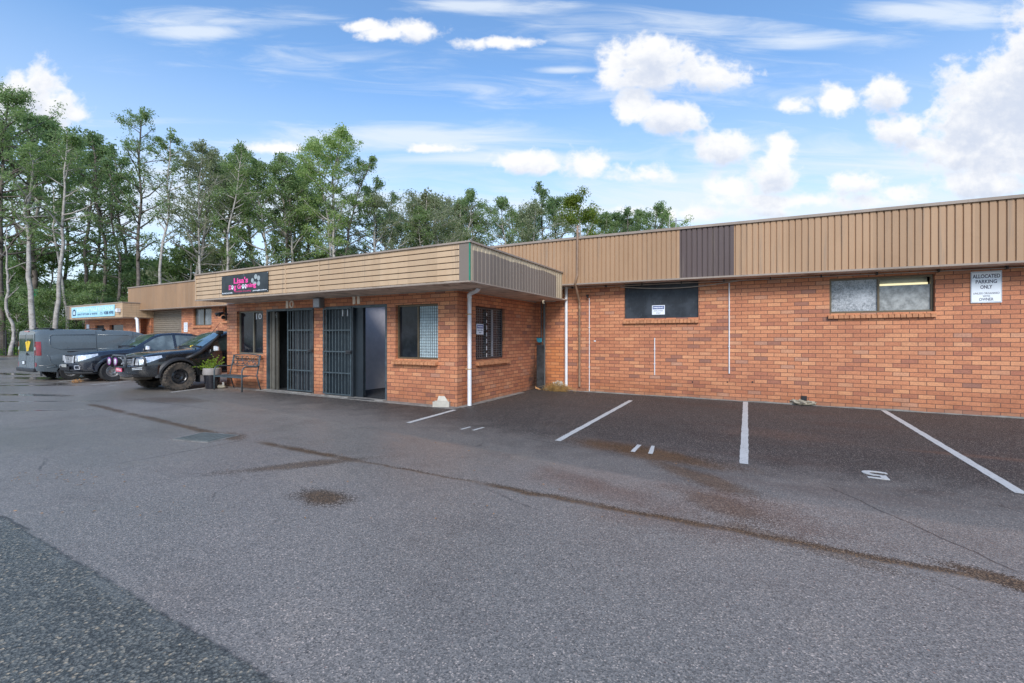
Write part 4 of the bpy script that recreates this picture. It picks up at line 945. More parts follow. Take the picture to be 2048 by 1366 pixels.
stext(e, 'Affordable Grooming', 'pinkdim', -3*u, -38*v, 36*u, 12*v); stext(e, 'Ph: 0412 613 578', 'sign_white', -37*u, -42*v, 23*u, 8*v, bold=.02); stext(e, 'groomup@hotmail.com', 'sign_white', 33*u, -39*v, 28*u, 8*v, bold=.02)
m = MB()
for (sx, sz) in ((-49, 46), (49, 46), (-49, -46), (0, 46), (49, -46)): E(m, sx*u, sz*v, .6*u, 1.5*v, y=-.014)
m.build('screws', 'chrome', e, fixn=False)
# kitchens sign
tl = PY(144.9, 615.6, YK); bl = PY(145.7, 636, YK); tr = PY(230.5, 608, YK)
w_ = tr.x-tl.x; h_ = tl.z-bl.z
e = board('shop_sign', ((tl.x+tr.x)/2, YK-.012, (tl.z+bl.z)/2), w_, h_, 'skyblue', 'faded pale blue kitchens sign on the far unit fascia above the grey van', t_=.03)
u, v = w_/100, h_/100
stext(e, 'BERKELEY VALE KITCHENS', 'pale', 6*u, 20*v, 84*u, 34*v, t_=.0315, bold=.03); stext(e, 'QUALITY KITCHENS  &  VANITIES', 'navy', -11*u, -22*v, 48*u, 20*v, t_=.0315, bold=.02)
stext(e, 'TEL\nFAX', 'navy', 22*u, -20*v, 7*u, 24*v, t_=.0315); stext(e, '4388 4990', 'navy', 38*u, -19*v, 21*u, 30*v, t_=.0315, bold=.03)
m = MB(); m.add([(x*u, -.0315, z*v) for (x, z) in ((-47, -32), (-39, -32), (-39, 18), (-43, 34), (-47, 18))], [(0, 1, 2, 3, 4)]); m.build('house_emblem', 'navy', e, fixn=False)
stext(e, '8', 'pale', -43*u, -4*v, 5*u, 36*v, t_=.033, bold=.05)
# small spotlight beside it
c = PY(238, 622, YK); m = MB(); m.box(c.x-.22, c.x+.05, YK-.10, YK-.02, c.z-.02, c.z+.09); m.box(c.x+.05, c.x+.25, YK-.16, YK-.02, c.z-.07, c.z+.13); part(m, 'light_fitting', 'white', kt)
# allocated parking sign
tl = PY(1940.5, 544, YM); br = PY(2003, 606, YM); bl = PY(1940, 606.5, YM)
w_, h_ = br.x-tl.x, tl.z-bl.z
e = board('parking_sign', ((tl.x+br.x)/2, YM-.012, (tl.z+bl.z)/2+.0), w_, h_, 'sign_white', 'square white allocated parking only sign high on the brick wall at the right')
u, v = w_/100, h_/100
for (s, z, w, h, bo) in (('ALLOCATED', 34, 88, 12, .02), ('PARKING', 17, 68, 11.5, .02), ('ONLY', 0, 38, 11.5, .02), ('UNLESS ORGANISED', -20, 84, 6, 0), ('WITH', -29, 22, 6, 0), ('OWNER', -39, 46, 9, .01)): stext(e, s, 'ink', 0, z*v, w*u, h*v, bold=bo)
m = MB()
for (x0_, x1_, z0_, z1_) in ((-48, 48, 47, 47.8), (-48, 48, -47.8, -47), (-48, -47.3, -47, 47), (47.3, 48, -47, 47)): m.box(x0_*u, x1_*u, -.0135, -.0125, z0_*v, z1_*v)
m.build('border_line', 'ink', e)
def employee_sign(c, w, h, label, face='-y'):
    e = board('parking_sign', c, w, h, 'sign_white', label, face=face, group='small parking employees only signs', t_=.006)
    m = MB(); m.box(-w*.44, w*.44, -.008, -.0061, h*.08, h*.42) if face == '-y' else m.box(.0061, .008, -w*.44, w*.44, h*.08, h*.42); m.build('blue_band', 'blue_band', e)
    stext(e, 'PARKING', 'sign_white', 0, h*.25, w*.76, h*.17, face=face, t_=.0085, bold=.04); stext(e, 'EMPLOYEES', 'ink', 0, -h*.1, w*.7, h*.11, face=face, t_=.0065); stext(e, 'ONLY', 'ink', 0, -h*.33, w*.34, h*.12, face=face, t_=.0065)
c, w, h = fc(1304, 1329.7, 610.5, 629.3, Y=YM+.05)
employee_sign((c.x, YM+.049, c.z), w, h, 'small blue and white parking employees only sign on the dark screened window')
a = PX(951, 658, XC); b = PX(965, 658, XC); z0, z1 = PX(958, 669, XC).z, PX(958, 648, XC).z
employee_sign((XC+.012, (a.y+b.y)/2+.02, (z0+z1)/2), b.y-a.y, z1-z0, 'small blue and white parking employees only sign by the side window behind the white downpipe', face='+x')
c, w, h = fc(368.5, 375.8, 645, 664, Y=YM); e = board('notice', (c.x, YM-.01, c.z), w, h, 'sign_white', 'narrow white notice on the brick pier beside the roller door')
for i in range(4): stext(e, '== ='[0:3] if i % 2 else 'NO', 'ink' if i < 3 else 'lamp_red', 0, h*(.35-.22*i), w*.6, h*.09)
c, w, h = fc(174, 179, 649, 657, Y=YKW); board('notice', (c.x, YKW-.01, c.z), w, h, 'sign_white', 'tiny white notice on the far unit wall above the grey van roof')

# ------------------------------------------------------------------ vehicles
def interp(tab, x):
    if x <= tab[0][0]: return tab[0][1]
    for (a, va), (b, vb) in zip(tab, tab[1:]):
        if x <= b: return va+(vb-va)*(x-a)/(b-a)
    return tab[-1][1]
def smooth_tab(tab, k=.05):
    def f(x): return (interp(tab, x-k)+2*interp(tab, x)+interp(tab, x+k))/4
    return f
class Body:
    """lofted car body: local x from nose to tail, y across, z up"""
    def __init__(s, L, top, belt, low, nar, wl, wm, wb, wtop, arches, crown=.03):
        s.L = L; s.top = smooth_tab(top); s.belt = smooth_tab(belt); s.low = smooth_tab(low); s.nar = smooth_tab(nar, .02)
        s.wl, s.wm, s.wb = wl, wm, wb; s.wt = smooth_tab(wtop); s.arches = arches; s.crown = crown
    def width(s, x, z):
        z0, zb, zt = s.low(x), s.belt(x), s.top(x); n = s.nar(x)
        if z <= zb:
            t = max(0, (z-z0)/max(zb-z0, .01))
            if t < .6: w = s.wl+(s.wm-s.wl)*math.sin(math.pi*t/1.2)
            else: w = s.wm+(s.wb-s.wm)*((t-.6)/.4)**1.5
            return w*n
        t = min(1, (z-zb)/max(zt-zb, .01)); return (s.wb+(min(s.wt(x), s.wb)-s.wb)*t**1.15)*n
    def zlow(s, x):
        z = s.low(x)
        for (xc, zc, r) in s.arches:
            if abs(x-xc) < r: z = max(z, zc+math.sqrt(max(r*r-(x-xc)**2, 0)))
        return min(z, s.belt(x)-.04)
    def stations(s):
        xs = set([0, s.L]); n = int(s.L/.07)
        for i in range(n+1): xs.add(round(s.L*i/n, 4))
        for (xc, zc, r) in s.arches:
            for k in range(17):
                xs.add(round(xc-r*math.cos(math.pi*k/16), 4))
        xs = sorted(x for x in xs if 0 <= x <= s.L); out = [xs[0]]
        for x in xs[1:]:
            if x-out[-1] > .006: out.append(x)
        return out
    def half(s, x):
        zl, zb, zt = s.zlow(x), s.belt(x), s.top(x); pts = []
        for k in range(8): z = zl+(zb-zl)*k/7; pts.append((s.width(x, z), z))
        rr = min(.05, (zt-zb)*.4)
        for k in range(1, 6): z = zb+(zt-rr-zb)*k/5; pts.append((s.width(x, z), z))
        w = s.width(x, zt); pts += [(w-rr*.35, zt-rr*.3), (w-rr*1.1, zt), (w*.72, zt+s.crown*.5), (w*.36, zt+s.crown*.9), (0, zt+s.crown)]
        return pts
    def mesh(s):
        m = MB(); xs = s.stations(); n = None; vs = []
        for x in xs:
            h = s.half(x); ring = [(x, y, z) for (y, z) in h]+[(x, -y, z) for (y, z) in h[-2::-1]]
            n = len(ring); vs += ring
        fs = []
        for i in range(len(xs)-1):
            for k in range(n-1): fs.append((i*n+k, i*n+k+1, (i+1)*n+k+1, (i+1)*n+k))
        fs.append(tuple(range(n))); fs.append(tuple(range((len(xs)-1)*n, len(xs)*n))[::-1])
        m.add(vs, fs); return m
    def under(s):
        m = MB(); xs = s.stations(); vs = []
        for x in xs:
            z = s.zlow(x); w = s.width(x, z)*.98; z2 = min(z+.0, 1.3); vs += [(x, w, z), (x, -w, z)]
        m.add(vs, [(2*i, 2*i+1, 2*i+3, 2*i+2) for i in range(len(xs)-1)]); return m
    def patch(s, xs, zlo, zhi, side, off=.006, nz=6):
        m = MB(); vs = []
        for x in xs:
            a, b = zlo(x) if callable(zlo) else zlo, zhi(x) if callable(zhi) else zhi
            if b < a+.004: b = a+.004
            for k in range(nz+1):
                z = a+(b-a)*k/nz; vs.append((x, side*(s.width(x, z)+off), z))
        q = nz+1; m.add(vs, [(i*q+k, i*q+k+1, (i+1)*q+k+1, (i+1)*q+k) for i in range(len(xs)-1) for k in range(nz)]); return m
    def toppatch(s, xs, fw, off=.008, ny=10, inset=.06):
        m = MB(); vs = []
        for x in xs:
            w = s.width(x, s.top(x))-inset
            for k in range(ny+1):
                y = w*(2*k/ny-1)*fw; z = s.top(x)+s.crown*(1-min(1, abs(y)/max(w, .01))**1.8)+off; vs.append((x, y, z))
        q = ny+1; m.add(vs, [(i*q+k, i*q+k+1, (i+1)*q+k+1, (i+1)*q+k) for i in range(len(xs)-1) for k in range(ny)]); return m
def lin(a, b, n): return [a+(b-a)*i/n for i in range(n+1)]
def wheel(root, x, y, r, w, rimr, tmat, rmat, out, holes=16, chunky=False):
    """out = +1/-1 : which way the outer face looks along local y"""
    m = MB(); h = w/2
    m.lathe([(rimr, -h*.8), (r*.93, -h), (r*.985, -h*.82), (r, -h*.5), (r, h*.5), (r*.985, h*.82), (r*.93, h), (rimr*1.06, h*.92), (rimr, h*.8)], (x, y, r), axis='y', seg=40, caps=False)
    if chunky:
        for k in range(30):
            a = 2*math.pi*k/30; ca, sa = math.cos(a), math.sin(a); ta = .055
            for (y0, y1) in ((-h*1.02, -h*.35), (-h*.25, h*.25), (h*.35, h*1.02)):
                vs = []
                for rr_ in (r*.9, r*1.022):
                    for yy in (y0, y1):
                        for d in (-ta, ta):
                            aa = a+d*.9; vs.append((x+rr_*math.cos(aa), y+yy, r+rr_*math.sin(aa)))
                m.add(vs, [(0, 1, 3, 2), (4, 6, 7, 5), (0, 4, 5, 1), (2, 3, 7, 6), (0, 2, 6, 4), (1, 5, 7, 3)])
    wh_ = m.build('wheel', tmat, root, smooth='auto')
    m = MB(); f = out
    m.lathe([(rimr, h*.78*f), (rimr*.93, h*.80*f), (rimr*.90, h*.45*f), (rimr*.80, h*.30*f), (rimr*.62, h*.42*f), (rimr*.45, h*.40*f), (rimr*.28, h*.22*f), (rimr*.24, h*.30*f), (rimr*.20, h*.42*f), (.001, h*.43*f)], (x, y, r), axis='y', seg=36, caps=False)
    m.build('rim', rmat, wh_, smooth='auto')
    m = MB()
    for k in range(holes):
        a = 2*math.pi*k/holes; cx, cz = x+rimr*.74*math.cos(a), r+rimr*.74*math.sin(a); q = rimr*.052*(16/holes)**.7
        m.lathe([(q, h*.43*f), (q*.6, h*.435*f)], (cx, y, cz), axis='y', seg=8)
    m.build('rim_holes', 'black', wh_)
    return wh_
def arch_flare(root, xc, zc, r, b, side, mat, wd=.05):
    m = MB(); pts = [(xc-r*math.cos(math.pi*k/20)*1.0, zc+r*math.sin(math.pi*k/20)) for k in range(21)]
    vs = []
    for (x, z) in pts:
        w = b.width(x, z); d = Vector((x-xc, z-zc)).normalized()
        for (rr_, o_) in ((0, .0), (0, wd), (.05, wd*.9), (.10, .004)):
            xx, zz = x+d.x*rr_, z+d.y*rr_; vs.append((xx, side*(b.width(xx, max(zz, b.low(xx)))+o_), zz))
    m.add(vs, [(4*i+k, 4*i+k+1, 4*i+k+5, 4*i+k+4) for i in range(20) for k in range(3)])
    return m.build('wheel_arch', mat, root, smooth='auto')
def frontplate(poly, x, name, mat, root, th=.015):
    m = MB(); m.prism(poly, 'x', x-th, x); return m.build(name, mat, root, bevel=.003)
UTE_TOP = [(0, .97), (.12, 1.03), (.35, 1.09), (.9, 1.15), (1.45, 1.19), (1.60, 1.22), (1.95, 1.46), (2.32, 1.70), (2.6, 1.785), (3.1, 1.82), (3.7, 1.79), (4.0, 1.70), (4.15, 1.35), (4.22, 1.28), (5.25, 1.28)]
def make_ute(loc, s, label, kind):
    root = empty('parked_ute', loc, R_(90), label, 'ute', 'utes parked nose out beside the brick unit', s)
    blk = kind == 'black'; paint = 'black_paint' if blk else 'navy_paint'
    wr = .425 if blk else .385; lift = .05 if blk else 0
    up = lambda t: [(a, b+lift) for a, b in t]
    ar = .50 if blk else .455
    b = Body(5.25, up(UTE_TOP), up([(0, .86), (.3, .94), (1.0, 1.05), (1.6, 1.09), (4, 1.14), (5.25, 1.17)]), up([(0, .50), (.5, .44), (5.25, .48)]),
             [(0, .74), (.06, .83), (.16, .90), (.32, .96), (.6, 1), (5.0, 1), (5.25, .96)], .88, .925, .90,
             [(0, .80), (1.5, .80), (1.7, .79), (2.4, .67), (3.2, .64), (3.9, .64), (4.2, .88), (5.25, .88)], [(.93, wr, ar), (4.08, wr, ar)])
    body = b.mesh().build('body', paint, root, smooth='auto')
    b.under().build('underbody', 'black', root, fixn=False)
    xs = lin(1.70, 2.36, 8); b.toppatch(xs, 1.0).build('windscreen', 'wscreen', root, smooth=True)
    m = MB(); m.tube([(1.66, -.7, b.top(1.66)+.03), (1.66, .7, b.top(1.66)+.03)], .02, 8); m.build('wiper_cowl', 'plastic', root)
    for sd_ in (-1, 1):
        zl_ = lambda x: b.belt(x)+.035
        zh_ = lambda x: b.top(x)-.085
        b.patch(lin(1.92, 2.93, 14), zl_, zh_, sd_).build('side_window', 'van_glass' if blk else 'side_glass', root, smooth=True)
        b.patch(lin(3.03, 3.82, 10), zl_, lambda x: b.top(x)-.10, sd_).build('side_window', 'van_glass' if blk else 'side_glass', root, smooth=True)
        for x0 in (1.72, 2.98, 3.92): b.patch([x0, x0+.012], lambda x: .52+lift, lambda x: b.belt(x)+(.0 if x0 < 2 else .02), sd_, .003).build('door_seam', 'black', root)
        b.patch(lin(1.0, 3.9, 30), lambda x: .80+lift+.02*x, lambda x: .808+lift+.02*x, sd_, .004).build('crease', paint, root)
        for x0 in (2.68, 3.65):
            hd = MB(); y = sd_*(b.width(x0, .98)+.03); hd.box(x0, x0+.2, y-.02, y+.02, .985+lift, 1.015+lift); hd.build('door_handle', 'chrome' if not blk else 'plastic', root, bevel=.008)
        arch_flare(root, .93, wr, ar, b, sd_, 'plastic' if blk else paint, .07 if blk else .02); arch_flare(root, 4.08, wr, ar, b, sd_, 'plastic' if blk else paint, .07 if blk else .02)
        # mirror
        ym = sd_*(b.width(1.98, 1.15)); m = MB()
        y0_, y1_ = ym+sd_*.05, ym+sd_*.25
        m.add([(1.90, y0_, 1.13+lift), (1.92, y1_, 1.15+lift), (1.93, y1_-sd_*.02, 1.28+lift), (1.91, y0_, 1.31+lift), (2.00, y0_, 1.13+lift), (2.00, y1_, 1.15+lift), (2.00, y1_-sd_*.02, 1.28+lift), (2.00, y0_, 1.31+lift)],
              [(0, 1, 2, 3), (4, 7, 6, 5), (0, 4, 5, 1), (1, 5, 6, 2), (2, 6, 7, 3), (3, 7, 4, 0)])
        mi = m.build('door_mirror', 'bright', root, bevel=.025)
        m = MB(); m.add([(1.915, y0_+sd_*.01, 1.145+lift), (1.925, y1_, 1.16+lift), (2.004, y1_, 1.16+lift), (2.004, y0_, 1.145+lift)], [(0, 1, 2, 3)])
        m = MB(); m.box(1.90, 1.99, ym, ym+sd_*.09, 1.12+lift, 1.17+lift); m.build('mirror_arm', 'plastic', mi, bevel=.01)
        # headlamp: front face piece + wrap along the wing
        yw = b.width(0.0, .9+lift)
        m = b.patch(lin(.0, .50, 10), lambda x: .77+lift+.42*x, lambda x: .985+lift+.12*x, sd_, .008)
        m.add([(-.012, sd_*.46, .77+lift), (-.004, sd_*(yw+.0), .77+lift), (-.004, sd_*(yw-.01), .985+lift), (-.012, sd_*.52, .96+lift)], [(0, 1, 2, 3)])
        m.build('headlight', 'lamp_clear', root, smooth='auto')
        wheel(root, .93, sd_*(.80+(.05 if blk else 0)), wr, .26 if not blk else .31, wr*.56, 'mud_rubber' if blk else 'rubber', 'rim_black' if blk else 'rim_steel', sd_, 8 if blk else 18, blk)
        wheel(root, 4.08, sd_*(.80+(.05 if blk else 0)), wr, .26 if not blk else .31, wr*.56, 'mud_rubber' if blk else 'rubber', 'rim_black' if blk else 'rim_steel', sd_, 8 if blk else 18, blk)
    # grille with V shaped chrome arms
    z0 = .70+lift
    frontplate([(-.40, z0-.02), (.40, z0-.02), (.46, z0+.27), (-.46, z0+.27)], -.006, 'grille', 'black', root)
    m = MB()
    for i in range(5): m.box(-.034, -.022, -.42, .42, z0+.03+i*.045, z0+.052+i*.045)
    m.build('grille_bars', 'bright' if not blk else 'lamp_clear', root)
    for sd_ in (-1, 1): frontplate([(sd_*.24, z0-.03), (sd_*.34, z0-.03), (sd_*.49, z0+.27), (sd_*.39, z0+.27)], -.02, 'grille_arm', 'bright', root)
    frontplate([(-.24, z0-.05), (.24, z0-.05), (.24, z0-.01), (-.24, z0-.01)], -.02, 'grille_arm', 'bright', root)
    m = MB(); m.lathe([(.055, -.04), (.05, -.03)], (0, 0, z0+.15), axis='x', seg=16); m.build('badge', 'chrome', root)
    def plan(w, x0, bulge, t_):
        a = [(x0+bulge*(abs(k)/8)**2.2+(0 if abs(k) < 7 else .10*(abs(k)-6)), w*k/8*(1 if abs(k) < 8 else .99)) for k in range(-8, 9)]
        return a
    def bumper(z0, z1, x0, bulge, w, name, mat, bottom_in=.0, th=.12):
        a = plan(w, x0, bulge, 0); m = MB(); vs = []
        for (x, y) in a: vs += [(x+bottom_in, y*.985, z0), (x, y, z0+(z1-z0)*.3), (x, y, z1-.02), (x+.03, y*.99, z1), (x+th, y*.96, z1), (x+th+bottom_in, y*.96, z0)]
        fs = [(6*i+k, 6*i+(k+1) % 6, 6*i+6+(k+1) % 6, 6*i+6+k) for i in range(len(a)-1) for k in range(6)]
        fs += [tuple(range(6)), tuple(range(6*len(a)-6, 6*len(a)))]
        m.add(vs, fs); return m.build(name, mat, root, smooth='auto')
    if not blk:
        bumper(.42, .72, -.13, .26, .90, 'bumper', paint, .06)
        bumper(.30, .425, -.09, .26, .80, 'lower_valance', 'plastic', .06)
        frontplate([(-.42, .44), (.42, .44), (.40, .60), (-.40, .60)], -.135, 'lower_grille', 'black', root)
        frontplate([(-.20, .56), (.20, .56), (.20, .67), (-.20, .67)], -.15, 'number_plate', simple('plate_grey', (.35, .35, .33), .4), root)
        for sd_ in (-1, 1):
            m = MB(); m.tube([(.02, sd_*.80, .50), (-.07, sd_*.66, .50), (-.075, sd_*.64, .62), (.0, sd_*.80, .63), (.02, sd_*.80, .50)], .012, 6); m.build('fog_lamp_trim', 'bright', root)
        m = MB(); m.add([(x, y, b.top(x)+.05) for (x, y) in ((3.2, .55), (3.35, .55), (3.35, .56), (3.2, .56))], [(0, 1, 2, 3)])
        m = MB(); m.tube([(3.55, .3, b.top(3.55)), (3.65, .3, b.top(3.55)+.22)], .004, 5); m.build('aerial', 'black', root)
    else:
        bumper(.46, .80, -.20, .36, .94, 'bull_bar', 'black_paint', .10, .14)
        m = MB(); P = [(-.22, -.44, .74), (-.23, -.44, 1.02), (-.22, -.36, 1.10), (-.22, .36, 1.10), (-.23, .44, 1.02), (-.22, .44, .74)]; m.tube(P, .030, 10)
        m.build('hoop', M['hoop'], root, smooth=True)
        for sd_ in (-1, 1):
            m = MB(); m.tube([(-.20, sd_*.44, 1.05), (-.10, sd_*.62, 1.09), (.02, sd_*.82, 1.08), (.06, sd_*.88, 1.02), (.06, sd_*.88, .78)], .030, 10); m.build('hoop', M['hoop'], root, smooth=True)
            c = (-.34, sd_*.20, .93)
            m = MB(); m.lathe([(.06, .10), (.105, .06), (.115, 0), (.115, -.03), (.095, -.035)], c, axis='x', seg=22, caps=True); sp = m.build('spotlight', 'plastic', root, smooth='auto')
            m = MB(); m.lathe([(.113, -.032), (.118, -.045), (.092, -.046)], c, axis='x', seg=22, caps=False); m.build('ring', 'purple', sp, smooth=True)
            m = MB(); m.lathe([(.095, -.036), (.06, -.048), (.001, -.05)], c, axis='x', seg=20, caps=False); m.build('lens', 'lamp_clear', sp, smooth=True)
            m = MB(); m.box(c[0]-.01, c[0]+.14, c[1]-.01, c[1]+.01, .79, .84); m.build('bracket', 'plastic', sp)
            for k in range(2):
                m = MB(); y0_, y1_ = sd_*.58, sd_*.84
                m.add([(-.02+.0-.035*0-.10, y0_, .68+.04*k), (.02, y1_, .70+.04*k), (.02, y1_, .72+.04*k), (-.12, y0_, .70+.04*k), ], [(0, 1, 2, 3)]); m.v = [(x-.012, y+sd_*.01, z) for x, y, z in m.v]; m.build('light_bar', 'lamp_clear', root)
            m = MB()
            for (y_, z_) in ((.50, .78), (.56, .78), (.63, .78), (.7, .77), (.50, .52), (.60, .53), (.5, .62)): m.box(-.16-.0+.3*(y_/.94)**2.2-.115, -.15+.3*(y_/.94)**2.2-.08, sd_*y_-.008, sd_*y_+.008, z_-.008, z_+.008)
            m.build('bolts', 'chrome', root)
        frontplate([(-.19, .62), (.19, .62), (.19, .73), (-.19, .73)], -.215, 'number_plate', 'plate_pink', root, .012)
        o = text('plate_text', 'YBH 53L', 'sign_white', root, (-.229, 0, .675), .30, .06, face='-y', ext=.002); o.rotation_euler = (0, 0, R_(-90))
        m = MB(); m.box(-.05, .45, -.42, .42, .36, .47); m.build('bash_plate', simple('muddy_metal', (.10, .08, .06), .7), root, bevel=.02)
        m = MB(); m.tube([(.93, -.72, .44), (.93, .72, .44)], .05, 10); m.tube([(.55, -.42, .42), (1.7, -.42, .46)], .04, 8); m.tube([(.55, .42, .42), (1.7, .42, .46)], .04, 8); m.build('axle', simple('muddy_axle', (.12, .09, .07), .8), root)
        # snorkel on the camera side (local -y), uhf aerial, bonnet toy, side step
        y = -(b.width(1.4, 1.05)+.03); m = MB()
        m.tube([(1.12, y-.0, .98), (1.32, y-.02, 1.06), (1.52, y-.01, 1.16), (1.80, y+.045, 1.38), (2.06, y+.115, 1.60), (2.20, y+.15, 1.73)], [.045, .06, .055, .042, .042, .045], 12)
        sn = m.build('snorkel', 'plastic', root, smooth=True)
        m = MB(); m.box(2.10, 2.30, y+.10, y+.22, 1.74, 1.87); m.build('snorkel_head', 'plastic', sn, bevel=.03)
        m = MB(); m.tube([(1.5, -.70, 1.22), (1.5, -.70, 1.30)], .02, 8); m.tube([(2.05, -.5, 1.72), (2.35, -.5, 2.12)], .006, 6); m.build('aerial', 'black', root)
        m = MB(); m.lathe([(.06, 1.27), (.10, 1.30), (.08, 1.36), (.01, 1.38)], (1.72, -.1, 0), seg=12); m.build('dashboard_toy', 'yellow', root)
        for sd_ in (-1, 1):
            m = MB(); m.tube([(1.55, sd_*.93, .50), (3.5, sd_*.93, .50)], .035, 8); m.build('side_step', 'plastic', root)
            m = MB(); m.box(1.50, 1.515, sd_*.68, sd_*.96, .20, .60); m.build('mud_flap', 'black', root)
    return root
def V2(X, Y): return (X, Y, 0)
nx = G(359, 780.5)     # contact point of the black ute's near front wheel
make_ute((nx.x-.925*.94-.02, nx.y-.93*.94, .0), .94, 'lifted muddy black ute with bull bar, purple ringed spotlights and snorkel beside the unit', 'black')
nm = G(224.6, 762.5)
make_ute((nm.x-.925*.94+.05, nm.y-.93*.94+.02, 0), .94, 'clean navy black ute with chrome grille and steel wheels between van and black ute', 'navy')
def make_van(loc, s):
    root = empty('parked_van', loc, R_(-90), 'grey green long panel van with yellow sign in its rear window', 'van', None, s)
    b = Body(5.0, [(0, .80), (.12, .95), (.6, 1.12), (.85, 1.22), (1.2, 1.50), (1.6, 1.80), (1.9, 1.90), (2.3, 1.945), (4.5, 1.965), (4.9, 1.94), (5.0, 1.88)],
             [(0, .70), (.3, .90), (1.0, 1.12), (5, 1.14)], [(0, .38), (.4, .33), (4.5, .33), (5, .40)], [(0, .70), (.08, .84), (.25, .93), (.6, 1), (4.8, 1), (4.95, .985), (5.0, .955)],
             .93, .975, .955, [(0, .80), (1.0, .82), (2.0, .84), (5.0, .85)], [(.93, .34, .40), (4.03, .34, .40)], crown=.03)
    b.mesh().build('body', 'van_paint', root, smooth='auto'); b.under().build('underbody', 'black', root, fixn=False)
    b.toppatch(lin(.95, 1.72, 8), 1.0).build('windscreen', 'wscreen', root, smooth=True)
    for sd_ in (-1, 1):
        b.patch(lin(1.10, 1.95, 10), lambda x: b.belt(x)+.04, lambda x: b.top(x)-.12, sd_).build('side_window', 'side_glass', root, smooth=True)
        for x0 in (2.02, 3.25): b.patch([x0, x0+.014], .45, lambda x: b.top(x)-.03, sd_, .003).build('door_seam', 'black', root)
        # pressed panel outlines
        def rib(pts, name='pressed_line', r=.016, mat='van_paint'):
            m = MB(); m.tube([(x, sd_*(b.width(x, z)+.002), z) for (x, z) in pts], r, 6); m.build(name, mat, root, smooth=True)
        rib([(4.62, 1.72), (4.64, 1.40), (4.55, 1.28), (4.35, 1.21), (3.30, 1.20)]); rib([(4.62, 1.72), (4.55, 1.76), (3.30, 1.77)]); rib([(3.22, 1.77), (2.2, 1.76), (2.12, 1.70), (2.12, 1.25), (2.2, 1.20), (3.22, 1.20)])
        rib([(4.72, .52), (4.45, .52)], r=.012); rib([(4.72, 1.0), (4.66, .92), (4.62, .70), (4.5, .60), (4.44, .55)])
        rib([(4.93, .60), (4.45, .60)], r=.008, mat='rim_steel')
        b.patch(lin(3.3, 4.15, 8), 1.085, 1.125, sd_, .004).build('slide_rail', 'black', root)
        b.patch(lin(.5, 4.9, 40), lambda x: max(.36, b.zlow(x)+.0), lambda x: max(.37, min(b.zlow(x)+.10, .50)), sd_, .006).build('sill_trim', 'van_paint', root)
        wheel(root, .93, sd_*.84, .34, .22, .20, 'rubber', 'rim_steel', sd_, 14); wheel(root, 4.03, sd_*.84, .34, .22, .20, 'rubber', 'rim_steel', sd_, 14)
        m = MB(); m.box(3.60, 3.615, sd_*.72, sd_*.95, .16, .42); m.box(4.38, 4.40, sd_*.74, sd_*.94, .10, .40); m.build('mud_flap', 'plastic', root)
        # tail lamp
        m = b.patch(lin(4.87, 4.998, 5), .98, 1.50, sd_, .012, 8); yw = b.width(5.0, 1.25)
        m.add([(5.006, sd_*(yw+.008), .98), (5.006, sd_*(yw-.11), .98), (5.006, sd_*(yw-.09), 1.50), (5.006, sd_*(yw-.01), 1.50)], [(0, 1, 2, 3)]); tl_ = m.build('tail_lamp', 'lamp_red', root, smooth='auto')
        m = MB(); m.box(5.008, 5.014, sd_*(yw-.10), sd_*(yw-.01), 1.18, 1.30); m.build('indicator', 'lamp_clear', tl_)
        m = b.patch(lin(4.99, 4.999, 2), .58, .70, sd_, .01, 3); m.add([(5.006, sd_*(yw-.07), .55), (5.006, sd_*(yw+.02), .55), (5.006, sd_*(yw+.02), .72), (5.006, sd_*(yw-.07), .72)], [(0, 1, 2, 3)]); m.build('reflector', 'lamp_red', root)
        # mirror
        y = sd_*(.97); m = MB(); m.box(1.22, 1.36, y, y+sd_*.22, 1.20, 1.52); m.build('door_mirror', 'plastic', root, bevel=.03)
        # roof rack bars
    for x0 in (4.55, 3.0):
        m = MB(); m.tube([(x0, -.82, 2.02), (x0, .82, 2.02)], .018, 8); m.box(x0-.05, x0+.05, -.84, -.76, 1.93, 2.02); m.box(x0-.05, x0+.05, .76, .84, 1.93, 2.02); m.build('roof_bar', 'black', root)
    m = MB(); m.tube([(4.75, .72, 1.99), (4.2, .72, 1.99)], .014, 6); m.build('roof_rail', 'black', root)
    # rear doors
    for sd_ in (-1, 1):
        y0, y1 = (.02, .80) if sd_ > 0 else (-.80, -.02)
        m = MB(); m.box(5.0, 5.022, y0, y1, .48, 1.80); dr_ = m.build('rear_door', 'van_paint', root, bevel=.012)
        yy0, yy1 = y0+.06, y1-.06
        m = MB(); m.prism([(yy0, 1.13), (yy1, 1.13), (yy1-(.04 if sd_ > 0 else 0), 1.76), (yy0+(.04 if sd_ < 0 else 0), 1.76)], 'x', 5.022, 5.028); m.build('rear_window', 'van_glass', dr_, bevel=.003)
    m = MB(); m.lathe([(.03, 5.03), (.03, 5.05)], (0, .12, 1.05), axis='x', seg=8); m.box(5.03, 5.05, .06, .26, .98, 1.02); m.build('door_handle', 'black', root)
    m = MB(); m.box(5.02, 5.035, -.40, -.10, .62, .76); m.build('plate_recess', 'black', root)
    m = MB(); m.box(5.036, 5.04, -.36, -.14, .635, .745); m.build('number_plate', 'sign_white', root)
    m = MB(); m.box(5.0, 5.02, -.22, .22, 1.87, 1.91); m.build('brake_lamp', 'lamp_red', root)
    m = MB(); m.box(4.93, 5.08, -.90, .90, .36, .50); m.build('bumper', 'plastic', root, bevel=.03)
    m = MB(); m.add([(5.031, -.02+a, 1.12+c) for (a, c) in ((.10, 0), (.32, .05), (.16, .40), (-.06, .36))], [(0, 1, 2, 3)]); m.add([(5.032, .28+a, 1.2+c) for (a, c) in ((.0, 0), (.2, .30), (-.10, .34))], [(0, 1, 2)])
